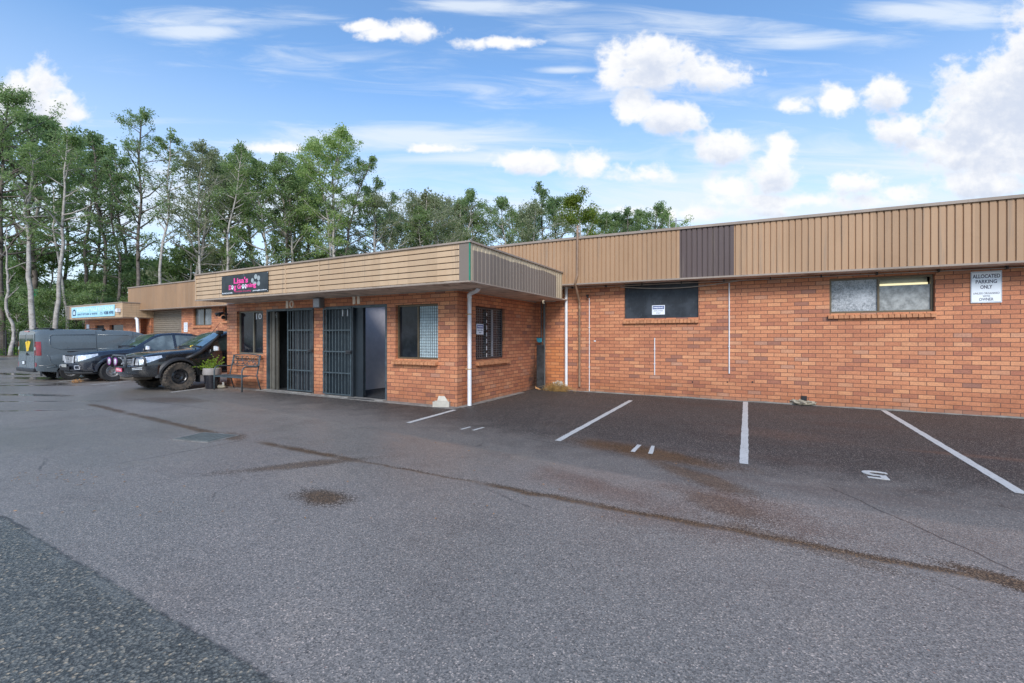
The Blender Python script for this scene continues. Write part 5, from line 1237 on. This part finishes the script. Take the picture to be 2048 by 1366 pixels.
    ys = m.build('yellow_sign', 'yellow', root, fixn=False)
    return root
vs_ = .925; vw = G(144, 759.6)
Xn = vw.x-.04
make_van((Xn-.975*vs_, vw.y-.97*vs_+5.0*vs_, 0), vs_)
# the tail of a dark car at the left edge
cl = G(7, 721)
cl = cl-Vector((CB, SB, 0))*1.45
root = empty('parked_car', (cl.x, cl.y, 0), YAW+R_(180), 'dark grey car with red tail lamp cut off by the left edge by the fence', 'car', None, 1)
b = Body(4.4, [(0, .95), (.15, 1.12), (.5, 1.35), (1.0, 1.46), (2.2, 1.45), (3.0, 1.05), (3.4, .98), (4.2, .85), (4.4, .7)], [(0, .85), (.5, .95), (3.2, .92), (4.4, .65)], [(0, .35), (4.4, .3)],
         [(0, .82), (.1, .93), (.3, 1), (4.0, 1), (4.4, .8)], .84, .89, .87, [(0, .75), (.6, .66), (2.2, .62), (3.1, .75), (4.4, .7)], [(.85, .32, .38), (3.5, .32, .38)])
b.mesh().build('body', 'van_paint', root, smooth='auto'); b.under().build('underbody', 'black', root, fixn=False)
for sd_ in (-1, 1):
    b.patch(lin(.5, 2.7, 14), lambda x: b.belt(x)+.03, lambda x: b.top(x)-.08, sd_).build('side_window', 'van_glass', root, smooth=True)
    b.patch(lin(.01, .3, 4), .72, .86, sd_, .01).build('tail_lamp', 'lamp_red', root, smooth=True)
    wheel(root, .85, sd_*.78, .32, .2, .2, 'rubber', 'rim_steel', sd_, 12); wheel(root, 3.5, sd_*.78, .32, .2, .2, 'rubber', 'rim_steel', sd_, 12)

# ------------------------------------------------------------------ fence
fe = empty('steel_fence', FA, 0, 'black steel picket fence between the car park and the trees', 'fence')
Lf = (FB-FA).length
def fpart(m, name): 
    o = m.build(name, 'black', fe); o.rotation_euler = (0, 0, math.atan2(fd.y, fd.x)); return o
m = MB()
n = int(Lf/.16)
for i in range(n): x = i*.16; m.box(x-.015, x+.015, -.015, .015, .08, 2.0)
fpart(m, 'pickets')
for z in (.25, 1.85): m = MB(); m.box(0, Lf, -.022, .022, z, z+.045); fpart(m, 'rail')
off_ = (G(30, 716)-FA).dot(fd) % 2.45
for i in range(int(Lf/2.45)): m = MB(); x = off_+i*2.45; m.box(x-.04, x+.04, -.04, .04, 0, 2.12); fpart(m, 'post')

# ------------------------------------------------------------------ trees
RV = Vector((CB, SB, 0)); FV = Vector((-SB, CB, 0))
def leaf_cloud(m, rnd, c, rad, n, size, droop=.5, flat=.75):
    for _ in range(n):
        while True:
            q = Vector((rnd.uniform(-1, 1), rnd.uniform(-1, 1), rnd.uniform(-1, 1)))
            if q.length < 1: break
        q = q*(.35+.65*rnd.random()); p = c+Vector((q.x*rad, q.y*rad, q.z*rad*flat))
        d = Vector((rnd.gauss(0, 1), rnd.gauss(0, 1), rnd.gauss(0, .8)-droop)).normalized(); w = d.cross(Vector((rnd.gauss(0, 1), rnd.gauss(0, 1), rnd.gauss(0, 1)))).normalized()
        l = size*rnd.uniform(.7, 1.4); ww = l*rnd.uniform(.28, .5)
        n0 = len(m.v); a = p-d*l*.5; b_ = p+w*ww*.5; c_ = p+d*l*.5; e_ = p-w*ww*.5
        m.v += [tuple(a), tuple(b_), tuple(c_), tuple(e_)]; m.f.append((n0, n0+1, n0+2, n0+3))
def tree_meshes(seed, path, r0, base, crown_r, nl, leaves, leafmat, bark, size=.30, crad=.75, nleaf=34, up=.7, prof='round', dead=0):
    rnd = random.Random(seed); tr = MB(); cr = MB(); Ht = path[-1].z
    def at(h):
        for a, b_ in zip(path, path[1:]):
            if h <= b_.z: t = (h-a.z)/max(b_.z-a.z, 1e-6); return a.lerp(b_, t)
        return path[-1].copy()
    n = 16; pts = [at(Ht*i/n)+Vector((rnd.gauss(0, .04), rnd.gauss(0, .04), 0))*(1 if 0 < i < n else 0) for i in range(n+1)]
    rad = [r0*(1.25 if i == 0 else 1)*(1-.88*i/n)+.012 for i in range(n+1)]; tr.tube(pts, rad, 8)
    for i in range(nl):
        t = i/max(nl-1, 1); h = Ht*(base+(0.97-base)*(t**.85)); p0 = at(h); a = rnd.uniform(0, 2*math.pi)+i*2.4
        pf = math.sin(math.pi*min(1, .18+t*.80))**.7 if prof == 'round' else (1-.72*t)
        L = crown_r*pf*rnd.uniform(.55, 1.15); elv = rnd.uniform(.25, 1.0)*up+.15*t
        d = Vector((math.cos(a)*math.cos(elv), math.sin(a)*math.cos(elv), math.sin(elv)))
        q = [p0]; k = 5
        for j in range(k): d = (d+Vector((rnd.gauss(0, .14), rnd.gauss(0, .14), rnd.gauss(.04, .1)))).normalized(); q.append(q[-1]+d*L/k)
        rb = max(.02, r0*.42*(1-t*.7)); tr.tube(q, [rb*(1-.8*j/k)+.008 for j in range(k+1)], 5)
        ends = [q[3], q[4], q[5]]
        for j in (2, 3, 4):
            dd = (d+Vector((rnd.gauss(0, .7), rnd.gauss(0, .7), rnd.gauss(.1, .4)))).normalized(); e = q[j]+dd*L*rnd.uniform(.25, .5)
            tr.tube([q[j], (q[j]+e)/2+Vector((0, 0, .05)), e], [rb*.4, rb*.25, .008], 4); ends.append(e); ends.append((q[j]+e)/2+dd*.1)
        if rnd.random() < dead: continue
        for e in ends:
            if rnd.random() < leaves*(.6+.5*t): leaf_cloud(cr, rnd, e, crad*rnd.uniform(.55, 1.25), int(nleaf*rnd.uniform(.6, 1.6)), size*.64)
    leaf_cloud(cr, rnd, path[-1], crad*.9, nleaf, size); leaf_cloud(cr, rnd, path[-1]-Vector((0, 0, .8)), crad, nleaf, size)
    o1 = tr.build('trunk', bark, None, smooth=True, fixn=False); o2 = cr.build('crown', leafmat, None, fixn=False); o2.data.materials[0] = M[leafmat]
    return o1, o2
def wob(seed, Ht, amp, n=6):
    rnd = random.Random(seed); x = y = 0; p = [Vector((0, 0, 0))]
    for i in range(1, n+1): x += rnd.gauss(0, amp); y += rnd.gauss(0, amp); p.append(Vector((x, y, Ht*i/n)))
    return p
def place_tree(name, px, Z, o1, o2, s, rz, label, group=None, cat='tree'):
    r = (px-CX)/FPX; p = RV*(r*Z)+FV*Z
    e = empty(name, (p.x, p.y, 0), rz, label, cat, group, s); o1.parent = e; o2.parent = e; return e
PR = []
def proto(*a, **k): o = tree_meshes(*a, **k); PR.append((o[0], o[1], a[1][-1].z)); return len(PR)-1
pt = {}
pt['oak'] = proto(11, wob(1, 16, .35), .20, .32, 4.2, 30, .80, 'leaf_dark', 'bark_dark', size=.34, crad=.85, nleaf=40)
pt['gum'] = proto(12, wob(2, 18, .40), .19, .38, 3.6, 28, .72, 'leaf_mid', 'bark_pale', size=.34, crad=.80, nleaf=38)
pt['thin'] = proto(13, wob(3, 17, .30), .15, .35, 2.7, 24, .62, 'leaf_dark', 'bark_dark', size=.30, crad=.62, nleaf=30)
pt['light'] = proto(14, wob(4, 17, .35), .17, .36, 3.4, 28, .75, 'leaf_light', 'bark_pale', size=.33, crad=.85, nleaf=38)
pt['olive'] = proto(15, wob(5, 14, .30), .17, .30, 3.6, 28, .78, 'leaf_olive', 'bark_pale', size=.30, crad=.80, nleaf=40)
pt['bush'] = proto(16, wob(6, 7, .15), .10, .05, 3.0, 26, .9, 'leaf_dark', 'bark_dark', size=.32, crad=.85, nleaf=40, up=.5)
pt['bushm'] = proto(17, wob(7, 6.5, .2), .10, .08, 2.8, 24, .85, 'leaf_mid', 'bark_pale', size=.32, crad=.80, nleaf=36, up=.55)
pt['yellow'] = proto(18, wob(8, 13, .3), .17, .30, 3.3, 26, .85, 'leaf_yellow', 'bark_pale', size=.30, crad=.85, nleaf=44)
pt['gum2'] = proto(19, wob(9, 18, .5), .18, .42, 3.8, 24, .70, 'leaf_mid', 'bark_dark', size=.33, crad=.75, nleaf=36)
used = set()
SEEN = {}
WORDS = ['', ', taller one', ', lower one', ', rightmost one']
def inst(kind, px, topy, Z, label, group, name=None, rz=None):
    k_ = SEEN.get(label, 0); SEEN[label] = k_+1
    if k_: label += [', second from left', ', third from left', ', fourth from left'][min(k_, 3)-1]
    o1, o2, Ht = PR[pt[kind]]; s = (H+(HY-topy)*Z/FPX)/Ht
    if kind in used: o1 = o1.copy(); o2 = o2.copy(); COL.objects.link(o1); COL.objects.link(o2)
    used.add(kind); rz = random.uniform(0, 6.28) if rz is None else rz
    return place_tree(name or 'tree', px, Z, o1, o2, s, rz, label, group)
# hero trees with the trunk lines the photo shows
def hero(seed, pxs, Z, r0, base, cr_, nl, leaves, lm, bark, label, name='tree', **k):
    px0 = pxs[0][0]; rnd = random.Random(seed); path = []
    for i, (px, py) in enumerate(pxs):
        z = 0 if i == 0 else H+(HY-py)*Z/FPX
        path.append(RV*((px-px0)/FPX*Z)+FV*(rnd.gauss(0, .15) if i else 0)+Vector((0, 0, z)))
    o1, o2 = tree_meshes(seed, path, r0, base, cr_, nl, leaves, lm, bark, **k)
    return place_tree(name, px0, Z, o1, o2, 1, 0, label)
hero(101, [(72, 700), (66, 640), (57, 560), (48, 470), (50, 415), (64, 395), (68, 350), (60, 290)], 37, .22, .55, 2.6, 16, .7, 'leaf_mid', 'bark_pale', 'tree with a kinked pale trunk bending right then left, left of the grey van roof')
hero(102, [(104, 700), (109, 650), (113, 600), (118, 540), (121, 470), (129, 410), (133, 330), (138, 262)], 38, .19, .50, 3.2, 20, .75, 'leaf_mid', 'bark_pale', 'tree with a pale curved trunk just behind the grey van roof bar')
hero(103, [(131, 700), (132, 640), (128, 590), (122, 540), (112, 470), (110, 420), (100, 340)], 40, .13, .55, 2.2, 14, .7, 'leaf_dark', 'bark_pale', 'thin pale tree leaning left beside the far blue kitchens sign')
hero(104, [(21, 705), (20, 660), (12, 620), (18, 575), (15, 520), (16, 455)], 36, .13, .30, 1.8, 7, .0, 'leaf_dark', 'bark_pale', 'dead looking bare pale trunk with short stubs at the far left by the fence', dead=1.0, nleaf=4)
hero(105, [(272, 700), (274, 560), (277, 480), (281, 400), (284, 320), (288, 222)], 42, .20, .38, 3.6, 30, .66, 'leaf_mid', 'bark_dark', 'tallest slender dark trunked tree with an open pointed crown above the tan fascia end', crad=.75, nleaf=34, size=.27)
hero(106, [(318, 700), (321, 560), (330, 490), (333, 420), (334, 370), (342, 262)], 42, .16, .45, 2.8, 22, .7, 'leaf_mid', 'bark_pale', 'slender white trunked tree immediately right of the tallest pointed tree', crad=.62, nleaf=34, size=.27)
hero(107, [(667, 700), (667, 540), (667, 470), (665, 400), (664, 350), (690, 264)], 44, .20, .42, 4.0, 34, .85, 'leaf_light', 'bark_pale', 'tall light green tree with pale forked trunk, highest above the unit fascia', crad=.85, nleaf=52, size=.30)
hero(108, [(660, 700), (660, 520), (655, 430), (640, 360), (632, 282)], 45, .17, .45, 3.4, 26, .9, 'leaf_light', 'bark_pale', 'round topped light green tree left half of the high clump above the unit fascia', crad=.9, nleaf=54, size=.30)
hero(109, [(690, 700), (690, 520), (702, 430), (722, 370), (745, 315)], 46, .17, .40, 3.6, 26, .75, 'leaf_mid', 'bark_dark', 'dark trunked tree leaning right beside the highest light green tree', crad=.7, nleaf=38, size=.28)
hero(110, [(400, 700), (398, 520), (398, 440), (397, 380), (408, 286)], 44, .15, .40, 4.0, 26, .78, 'leaf_olive', 'bark_pale', 'grey olive tree with fine pale trunks behind the left end of the unit fascia', crad=.7, nleaf=40, size=.27)
hero(111, [(452, 700), (454, 540), (457, 460), (470, 400), (484, 288)], 43, .15, .42, 3.0, 24, .72, 'leaf_mid', 'bark_pale', 'slim tree with pale trunk rising directly above the dog grooming sign', crad=.65, nleaf=36, size=.27)
hero(112, [(8, 705), (5, 560), (0, 430), (10, 300), (22, 190)], 40, .26, .36, 7.0, 44, .8, 'leaf_mid', 'bark_dark', 'broad spreading dark tree filling the far left edge of the view', crad=1.0, nleaf=50, size=.30)
mid = [('oak', 60, 240, 46), ('thin', 160, 262, 46), ('thin', 205, 276, 47), ('gum2', 188, 300, 50), ('thin', 232, 330, 44), ('olive', 370, 310, 48), ('gum', 438, 320, 49), ('gum', 505, 335, 46), ('light', 470, 330, 50), ('gum', 535, 318, 47), ('thin', 560, 360, 46), ('gum2', 590, 345, 50),
       ('gum', 615, 360, 48), ('thin', 760, 350, 50), ('olive', 715, 380, 47), ('thin', 245, 300, 52), ('gum2', 100, 300, 52), ('thin', 30, 300, 55), ('oak', -40, 240, 44), ('thin', 785, 380, 52), ('oak', 640, 400, 50), ('gum', 525, 322, 53), ('light', 610, 335, 54), ('olive', 405, 305, 53), ('gum', 80, 225, 50), ('thin', 575, 350, 57)]
KD = {'oak': 'full dark green tree', 'thin': 'thin sparse dark tree', 'gum': 'open mid green gum tree', 'gum2': 'dark trunked open gum tree', 'light': 'light green tree', 'olive': 'grey olive tree', 'yellow': 'yellow green tree', 'bush': 'dense dark tree', 'bushm': 'mid green tree'}
LM = [(0, 'at the far left edge'), (60, 'above the steel fence'), (135, 'above the grey van rear'), (180, 'above the house emblem of the blue sign'), (245, 'above the blue sign'), (310, 'above the roller door'), (392, 'above the plain ribbed fascia'), (445, 'above the left end of the board fascia'), (490, 'above the pink lettering'), (540, 'above the grey paw print'), (572, 'right of the dog grooming sign'), (600, 'above the cream 10'),
      (650, 'above the light box'), (700, 'above the unit 11 gate'), (740, 'above the cream 11'), (780, 'above the unit 11 doorway'), (830, 'above the dark half of the unit window'), (876, 'above the blind half of the unit window'), (915, 'above the box by the brick corner'), (945, 'above the fascia corner'), (1000, 'above the side window'), (1060, 'above the overpainted side fascia'), (1110, 'above the teal holder'), (1152, 'left of the brown vent pipe'), (1200, 'just right of the brown vent pipe'), (1250, 'above the left edge of the dark screen'), (1290, 'above the middle of the dark screen'), (1320, 'above the employees sign'), (1400, 'left of the dark fascia panel')]
def where(px):
    for a, w in LM:
        if px <= a: return w
    return LM[-1][1]
for (k, px, ty, Z) in sorted(mid, key=lambda q: q[1]): inst(k, px, ty, Z, KD[k]+' '+where(px)+(', farther' if Z > 49 else ''), 'trees in the belt behind the fence and units')
back = [('olive', 835, 388, 58), ('olive', 880, 398, 60), ('olive', 912, 400, 57), ('gum', 942, 374, 60), ('olive', 975, 420, 62), ('gum', 1020, 405, 60), ('gum2', 1050, 415, 64), ('thin', 1095, 368, 62), ('thin', 1180, 415, 64),
        ('gum', 1195, 425, 62), ('oak', 1225, 432, 64), ('thin', 1240, 418, 62), ('gum', 1270, 430, 66), ('gum2', 1300, 414, 62), ('light', 1325, 425, 66), ('olive', 1075, 420, 60), ('gum', 815, 420, 56), ('olive', 860, 385, 66), ('gum', 1000, 425, 66), ('oak', 790, 430, 58), ('olive', 850, 405, 70), ('gum', 900, 410, 72), ('olive', 955, 412, 70), ('gum', 1160, 420, 72), ('olive', 1285, 438, 72), ('gum', 1045, 430, 72), ('oak', 1105, 400, 70)]
for (k, px, ty, Z) in sorted(back, key=lambda q: q[1]): inst(k, px, ty, Z, 'distant '+KD[k]+' '+where(px)+(', farther' if Z > 63 else ''), 'distant trees behind the warehouse roof')
inst('yellow', 1130, 394, 60, 'yellow green round tree behind the brown vent pipe, brightest in the distant line', None)
rr = random.Random(5)
for i in range(30):
    px = -60+i*31+rr.uniform(-10, 10); Z = rr.uniform(48, 60)
    kd = 'bush' if rr.random() < .6 else 'bushm'
    inst(kd, px, rr.uniform(500, 580) if px < 760 else rr.uniform(490, 530), Z, KD[kd]+' low down '+where(px), 'understorey trees of the belt', name='understorey_tree')
for i in range(9):
    px = -60+i*42+rr.uniform(-8, 8); Z = rr.uniform(39, 44)
    kd = 'bush' if i % 2 else 'bushm'
    inst(kd, px, rr.uniform(570, 610), Z, KD[kd]+' nearest the fence '+where(px), 'understorey trees of the belt', name='understorey_tree')
# dark far wood that closes the belt
rnd = random.Random(9); m = MB()
for i in range(240):
    px = rnd.uniform(-260, 1500); Z = rnd.uniform(66, 78); r = (px-CX)/FPX; p = RV*(r*Z)+FV*Z
    hmax = 4.6
    leaf_cloud(m, rnd, Vector((p.x, p.y, rnd.uniform(.5, hmax))), 2.2, 90, .75)
tag(m.build('wood', 'leaf_dark', fixn=False), 'dense far green undergrowth closing the view behind the tree belt', 'wood', kind='stuff')
# bright ground cover behind the fence
rnd = random.Random(10); m = MB()
for i in range(420):
    q = FA+fd*rnd.uniform(-4, Lf+2)+fn*rnd.uniform(1.3, 9); leaf_cloud(m, rnd, Vector((q.x, q.y, rnd.uniform(.05, .55))), .45, 26, .22)
tag(m.build('ground_cover', 'grass', fixn=False), 'bright green low weeds and grass behind the steel fence', 'ground cover', kind='stuff')
# green sign among the trees
p = RV*((70-CX)/FPX*41)+FV*41; e = empty('road_sign', (p.x, p.y, 0), YAW, 'small green sign on a post half hidden among the trees at the left', 'sign')
zc = H+(HY-590)*41/FPX; m = MB(); m.box(-.30, .30, -.02, .02, zc-.5, zc+.5); m.build('panel', simple('green_sign', (.01, .20, .10), .5), e, bevel=.01); m = MB(); m.tube([(0, .04, 0), (0, .04, zc+.4)], .04, 8); m.build('post', 'rim_steel', e)
# aerial on the warehouse roof
q = PY(1352, 452, YM+4); e = empty('roof_aerial', (q.x, q.y, 3.5), 0, 'thin metal aerial standing on the warehouse roof behind the dark fascia panel', 'aerial')
m = MB(); zt_ = PY(1352, 436, YM+4).z-3.5; m.tube([(0, 0, 0), (0, 0, zt_)], .02, 6); m.build('mast', 'rim_steel', e); m = MB(); m.tube([(-.22, 0, zt_-.1), (.22, 0, zt_-.1)], .012, 5); m.tube([(-.22, 0, zt_-.3), (-.22, 0, zt_+.05)], .012, 5); m.build('cross_arm', 'rim_steel', e)

# ------------------------------------------------------------------ small things
# bench against the unit wall
bx0, bx1 = G(434, 779).x, G(484.5, 783).x
fl, fr_ = G(428.5, 779.3), G(484, 784.5); bl_, br_ = G(465, 774.5), G(519, 779.5)
bw_ = (fr_-fl).length; ctr = (fl+fr_)/2; dirb = (fr_-fl).normalized()
be = empty('garden_bench', (ctr.x, ctr.y, 0), math.atan2(dirb.y, dirb.x), 'black metal garden bench with scroll backrest under the unit 10 window', 'bench')
hw = bw_/2; D = .50
for s_ in (-1, 1):
    x = s_*hw
    m = MB(); m.tube([(x, 0, 0), (x, 0, .40), (x, .0, .58), (x, .03, .66), (x, .10, .70), (x, .42, .69), (x, .50, .70)], .020, 8); m.build('arm_and_leg', 'steel_black', be, smooth=True)
    m = MB(); m.tube([(x*.97, .56, 0), (x*.97, .44, .42), (x*.97, .50, .70), (x*.97, .56, 1.02)], .018, 8); m.build('rear_leg', 'steel_black', be, smooth=True)
m = MB()
for i in range(9): y = .02+i*.052; m.box(-hw+.01, hw-.01, y, y+.036, .405+.02*math.sin(i*.35), .417+.02*math.sin(i*.35))
m.box(-hw+.01, hw-.01, -.005, .012, .385, .418); m.build('seat', 'steel_black', be)
m = MB()
def by(z): return .50+(z-.70)*.19
pts = [(-hw*.95+2*hw*.95*i/12, by(1.0)+.0, 1.0+.045*math.sin(math.pi*i/12)) for i in range(13)]; m.tube(pts, .016, 7); m.tube([(-hw*.95, by(.70), .70), (hw*.95, by(.70), .70)], .014, 7)
for sx in (-1, 1): m.tube([(sx*hw*.90, by(.70), .70), (sx*hw*.90, by(1.0), 1.0)], .012, 6)
bk = m.build('backrest', 'steel_black', be, smooth=True)
m = MB(); rnd = random.Random(3)
m.tube([(-hw*.9, by(.84), .845), (hw*.9, by(.84), .845)], .007, 5)
for i in range(7):
    for j in range(2):
        cx = -hw*.78+2*hw*.78*i/6+(.05 if j else 0); cz = .78+j*.13; pp = []
        for k in range(13): a = k/12*4.2*(1 if (i+j) % 2 else -1)+i; r_ = .075*(1-k/16); pp.append((cx+r_*math.cos(a)*1.2, by(cz), cz+r_*math.sin(a)))
        m.tube(pp, .010, 5)
m.build('scrollwork', 'steel_black', bk)
# potted plant
q = G(418.5, 777.5); pp_ = empty('potted_plant', (q.x, q.y+.08, 0), 0, 'bright green shrub in a glossy black pot with a pale rim beside the bench', 'potted plant')
m = MB(); m.lathe([(.155, 0), (.17, .02), (.215, .40), (.225, .42)], seg=28); m.build('pot', 'pot', pp_, smooth='auto')
m = MB(); m.lathe([(.235, .42), (.245, .45), (.235, .60), (.215, .62), (.20, .60), (.20, .50)], seg=28, caps=False); m.build('rim', 'pot_rim', pp_, smooth='auto')
m = MB(); m.lathe([(.205, .585), (.001, .60)], seg=20, caps=False); m.build('soil', 'soil', pp_)
rnd = random.Random(21); st = MB(); lf = MB()
for i in range(26):
    a = rnd.uniform(0, 6.28); L = rnd.uniform(.22, .52); lean = rnd.uniform(.25, 1.1)
    if rnd.random() < .35: a = math.pi+rnd.uniform(-.5, .5)+.3; L = rnd.uniform(.35, .6); lean = rnd.uniform(.8, 1.5)
    p = Vector((rnd.uniform(-.1, .1), rnd.uniform(-.1, .1), .58)); pts = [p]; d = Vector((math.cos(a)*math.sin(lean), math.sin(a)*math.sin(lean), math.cos(lean)))
    for k in range(7):
        d = (d+Vector((0, 0, -.04))+Vector((rnd.gauss(0, .1), rnd.gauss(0, .1), rnd.gauss(0, .08)))).normalized(); pts.append(pts[-1]+d*L/7)
        leaf_cloud(lf, rnd, pts[-1], .035, 7, .045, droop=0)
    st.tube(pts, .004, 4)
st.build('stems', 'bark_dark', pp_); lf.build('foliage', 'leaf_fresh', pp_, fixn=False)
# duck ornament under the bench
q = G(438, 777); du = empty('duck_ornament', (q.x, q.y+.05, 0), YAW, 'small stone duck ornament with a pale neck on the ground behind the pot', 'ornament')
bm = bmesh.new(); bmesh.ops.create_uvsphere(bm, u_segments=20, v_segments=12, radius=1)
for v in bm.verts:
    x, y, z = v.co; t = (x+1)/2
    v.co = Vector((x*.15, y*.075*(1-.25*abs(x)), .055+z*.055+max(0, -x-.4)*.05))
me = bpy.data.meshes.new('body'); bm.to_mesh(me); bm.free(); me.materials.append(M['stone']); o = bpy.data.objects.new('body', me); COL.objects.link(o); o.parent = du
for p in me.polygons: p.use_smooth = True
m = MB(); m.tube([(.07, 0, .08), (.085, 0, .13), (.08, 0, .17), (.075, 0, .19)], [.035, .028, .030, .022], 12); m.tube([(.07, 0, .175), (.03, 0, .17)], [.014, .005], 8); m.build('head', 'stone_w', du, smooth=True)
# open white box at the corner
q0, q1 = G(864, 815), G(897, 815.5); w = (q1-q0).length; c = (q0+q1)/2
bo = empty('cardboard_box', (c.x, c.y+.02, 0), math.atan2((q1-q0).y, (q1-q0).x), 'small open white box with raised lid on the ground at the brick corner', 'box')
m = MB(); hh = .125
for (a, b_, c_, d_) in ((-w/2, w/2, 0, .006), (-w/2, w/2, .16, .166), (-w/2, -w/2+.006, .006, .16), (w/2-.006, w/2, .006, .16)): m.box(a, b_, c_, d_, .012, hh)
m.box(-w/2, w/2, 0, .166, .004, .012); m.build('tray', 'card', bo)
m = MB(); m.add([(-w*.34, .168, hh), (w*.5, .168, hh), (w*.56, .20, hh+.10), (-w*.28, .20, hh+.10), (-w*.34, .172, hh), (w*.5, .172, hh), (w*.56, .204, hh+.10), (-w*.28, .204, hh+.10)], [(0, 1, 2, 3), (4, 7, 6, 5), (0, 4, 5, 1), (1, 5, 6, 2), (2, 6, 7, 3), (3, 7, 4, 0)]); m.build('lid', 'card', bo)
# doormat
q = G(735, 798.5); dm = MB(); dm.box(-.45, .45, -.17, .17, .012, .024); o = dm.build('doormat', 'black', bevel=.004); o.location = (q.x-.1, q.y+.03, 0); tag(o, 'thin black doormat in front of the unit 11 doorway', 'doormat')
# rubbish by the brick pier
def crumple(name, c, r, mat, label, cat, seed, flat=.5, sx=1.4):
    rnd = random.Random(seed); bm = bmesh.new(); bmesh.ops.create_icosphere(bm, subdivisions=3, radius=1)
    for v in bm.verts:
        k = 1+rnd.uniform(-.22, .22); v.co = Vector((v.co.x*r*sx*k, v.co.y*r*k, max(-.02*0, (v.co.z*flat+flat*.8))*r*k))
    me = bpy.data.meshes.new(name); bm.to_mesh(me); bm.free(); me.materials.append(M[mat]); o = bpy.data.objects.new(name, me); COL.objects.link(o); o.location = c; return tag(o, label, cat)
q = G(640, 788.5); crumple('crumpled_paper', (q.x, q.y+.02, .003), .07, 'paperwhite', 'crumpled white paper on the ground by the brick pier between the two doors', 'litter', 1)
q = G(630, 787.5); crumple('dead_leaves', (q.x, q.y+.02, .003), .075, 'litter', 'small heap of dry brown leaves left of the crumpled white paper', 'dry leaves', 2, .35)
q = G(1607, 810); o = crumple('concrete_lump', (q.x, q.y+.02, .0), .14, 'stone', 'rough grey concrete lump at the wall base under the black floor vent', 'concrete lump', 3, .5, 1.9)
q = G(152, 766); rnd = random.Random(4); m = MB()
for i in range(26):
    a = rnd.uniform(0, 6.28); l = rnd.uniform(.08, .2); c = Vector((rnd.gauss(0, .07), rnd.gauss(0, .05), .01)); m.tube([c, c+Vector((math.cos(a)*l*.5, math.sin(a)*l*.4, rnd.uniform(.04, .12))), c+Vector((math.cos(a)*l, math.sin(a)*l*.7, rnd.uniform(0, .04)))], .007, 4)
o = m.build('dry_fronds', 'litter'); o.location = (q.x, q.y, .003); tag(o, 'tangle of yellow brown dry fronds on the asphalt in front of the van wheel', 'dry fronds')
# teal box in the corner
q = PY(1080, 680, YM-.12); te = empty('hose_box', (q.x, YM-.12, q.z), 0, 'small teal plastic holder on the dark pipe in the wall corner', 'holder')
m = MB(); m.prism([(-.085, .065), (.075, .055), (.075, -.055), (.04, -.075), (-.03, -.072), (-.08, -.03)], 'y', -.07, -.0); m.build('body', 'teal', te, bevel=.012)
m = MB(); m.box(-.09, .08, -.075, .0, .065, .078); m.build('lid', simple('dark_teal', (.01, .06, .09), .4), te)
# clump of dry grass with a white lump in the corner
q = PY(1116, 775, YM-.2); c = Vector((q.x, YM-.22, 0)); rnd = random.Random(8); m = MB()
for i in range(420):
    a = rnd.uniform(0, 6.28); l = rnd.uniform(.10, .36); b_ = c+Vector((rnd.gauss(0, .16), rnd.gauss(-.02, .07), 0)); h = rnd.uniform(.05, .30)*(1-min(.8, abs((b_-c).x)*2.0))+.03
    m.tube([b_, b_+Vector((math.cos(a)*l*.3, math.sin(a)*l*.2, h)), b_+Vector((math.cos(a)*l, math.sin(a)*l*.4, h*.6))], [.004, .003, .001], 3, caps=False)
tag(m.build('dry_grass', 'rust_grass', fixn=False), 'clump of straw coloured dry grass at the foot of the white wall downpipe', 'dry grass')
q = PY(1117, 764, YM-.12); o = crumple('foam_lump', (q.x, YM-.14, .10), .12, 'stone_w', 'lumpy pale foam mass around the foot of the white wall downpipe', 'foam lump', 6, .8, 1.35)
q = PY(1074, 775, YM-.3); m = MB(); m.add([(-.09, 0, .10), (-.05, -.02, .03), (.04, -.03, .02), (.10, 0, .012), (.02, .01, .06), (-.04, .02, .075)], [(0, 1, 5), (1, 2, 5), (2, 4, 5), (2, 3, 4)]); o = m.build('fallen_leaf', 'litter', fixn=False); o.location = (q.x, YM-.25, .0); tag(o, 'large curled brown leaf lying in the dark wall corner', 'leaf')
# scattered leaf litter on the asphalt
rnd = random.Random(12); m = MB()
for i in range(260):
    px, py = (rnd.uniform(0, 420), rnd.uniform(745, 775)) if i < 120 else (rnd.uniform(0, 1400), rnd.uniform(800, 1040))
    if i > 215: px, py = rnd.uniform(20, 200), 955+rnd.gauss(0, 10)
    q = G(px, py); a = rnd.uniform(0, 6.28); l = rnd.uniform(.006, .02)
    d = Vector((math.cos(a), math.sin(a), 0))*l; w = Vector((-d.y, d.x, 0))*.35; n0 = len(m.v); z = .005
    m.v += [tuple(q-d+Vector((0, 0, z))), tuple(q+w+Vector((0, 0, z+.004))), tuple(q+d+Vector((0, 0, z))), tuple(q-w+Vector((0, 0, z+.002)))]; m.f.append((n0, n0+1, n0+2, n0+3))
tag(m.build('leaf_litter', 'litter', fixn=False), 'scattered small dead leaves and twigs on the asphalt', 'leaf litter', kind='stuff')
for o in list(bpy.data.objects):
    if o.parent and 'category' in o: del o['category']
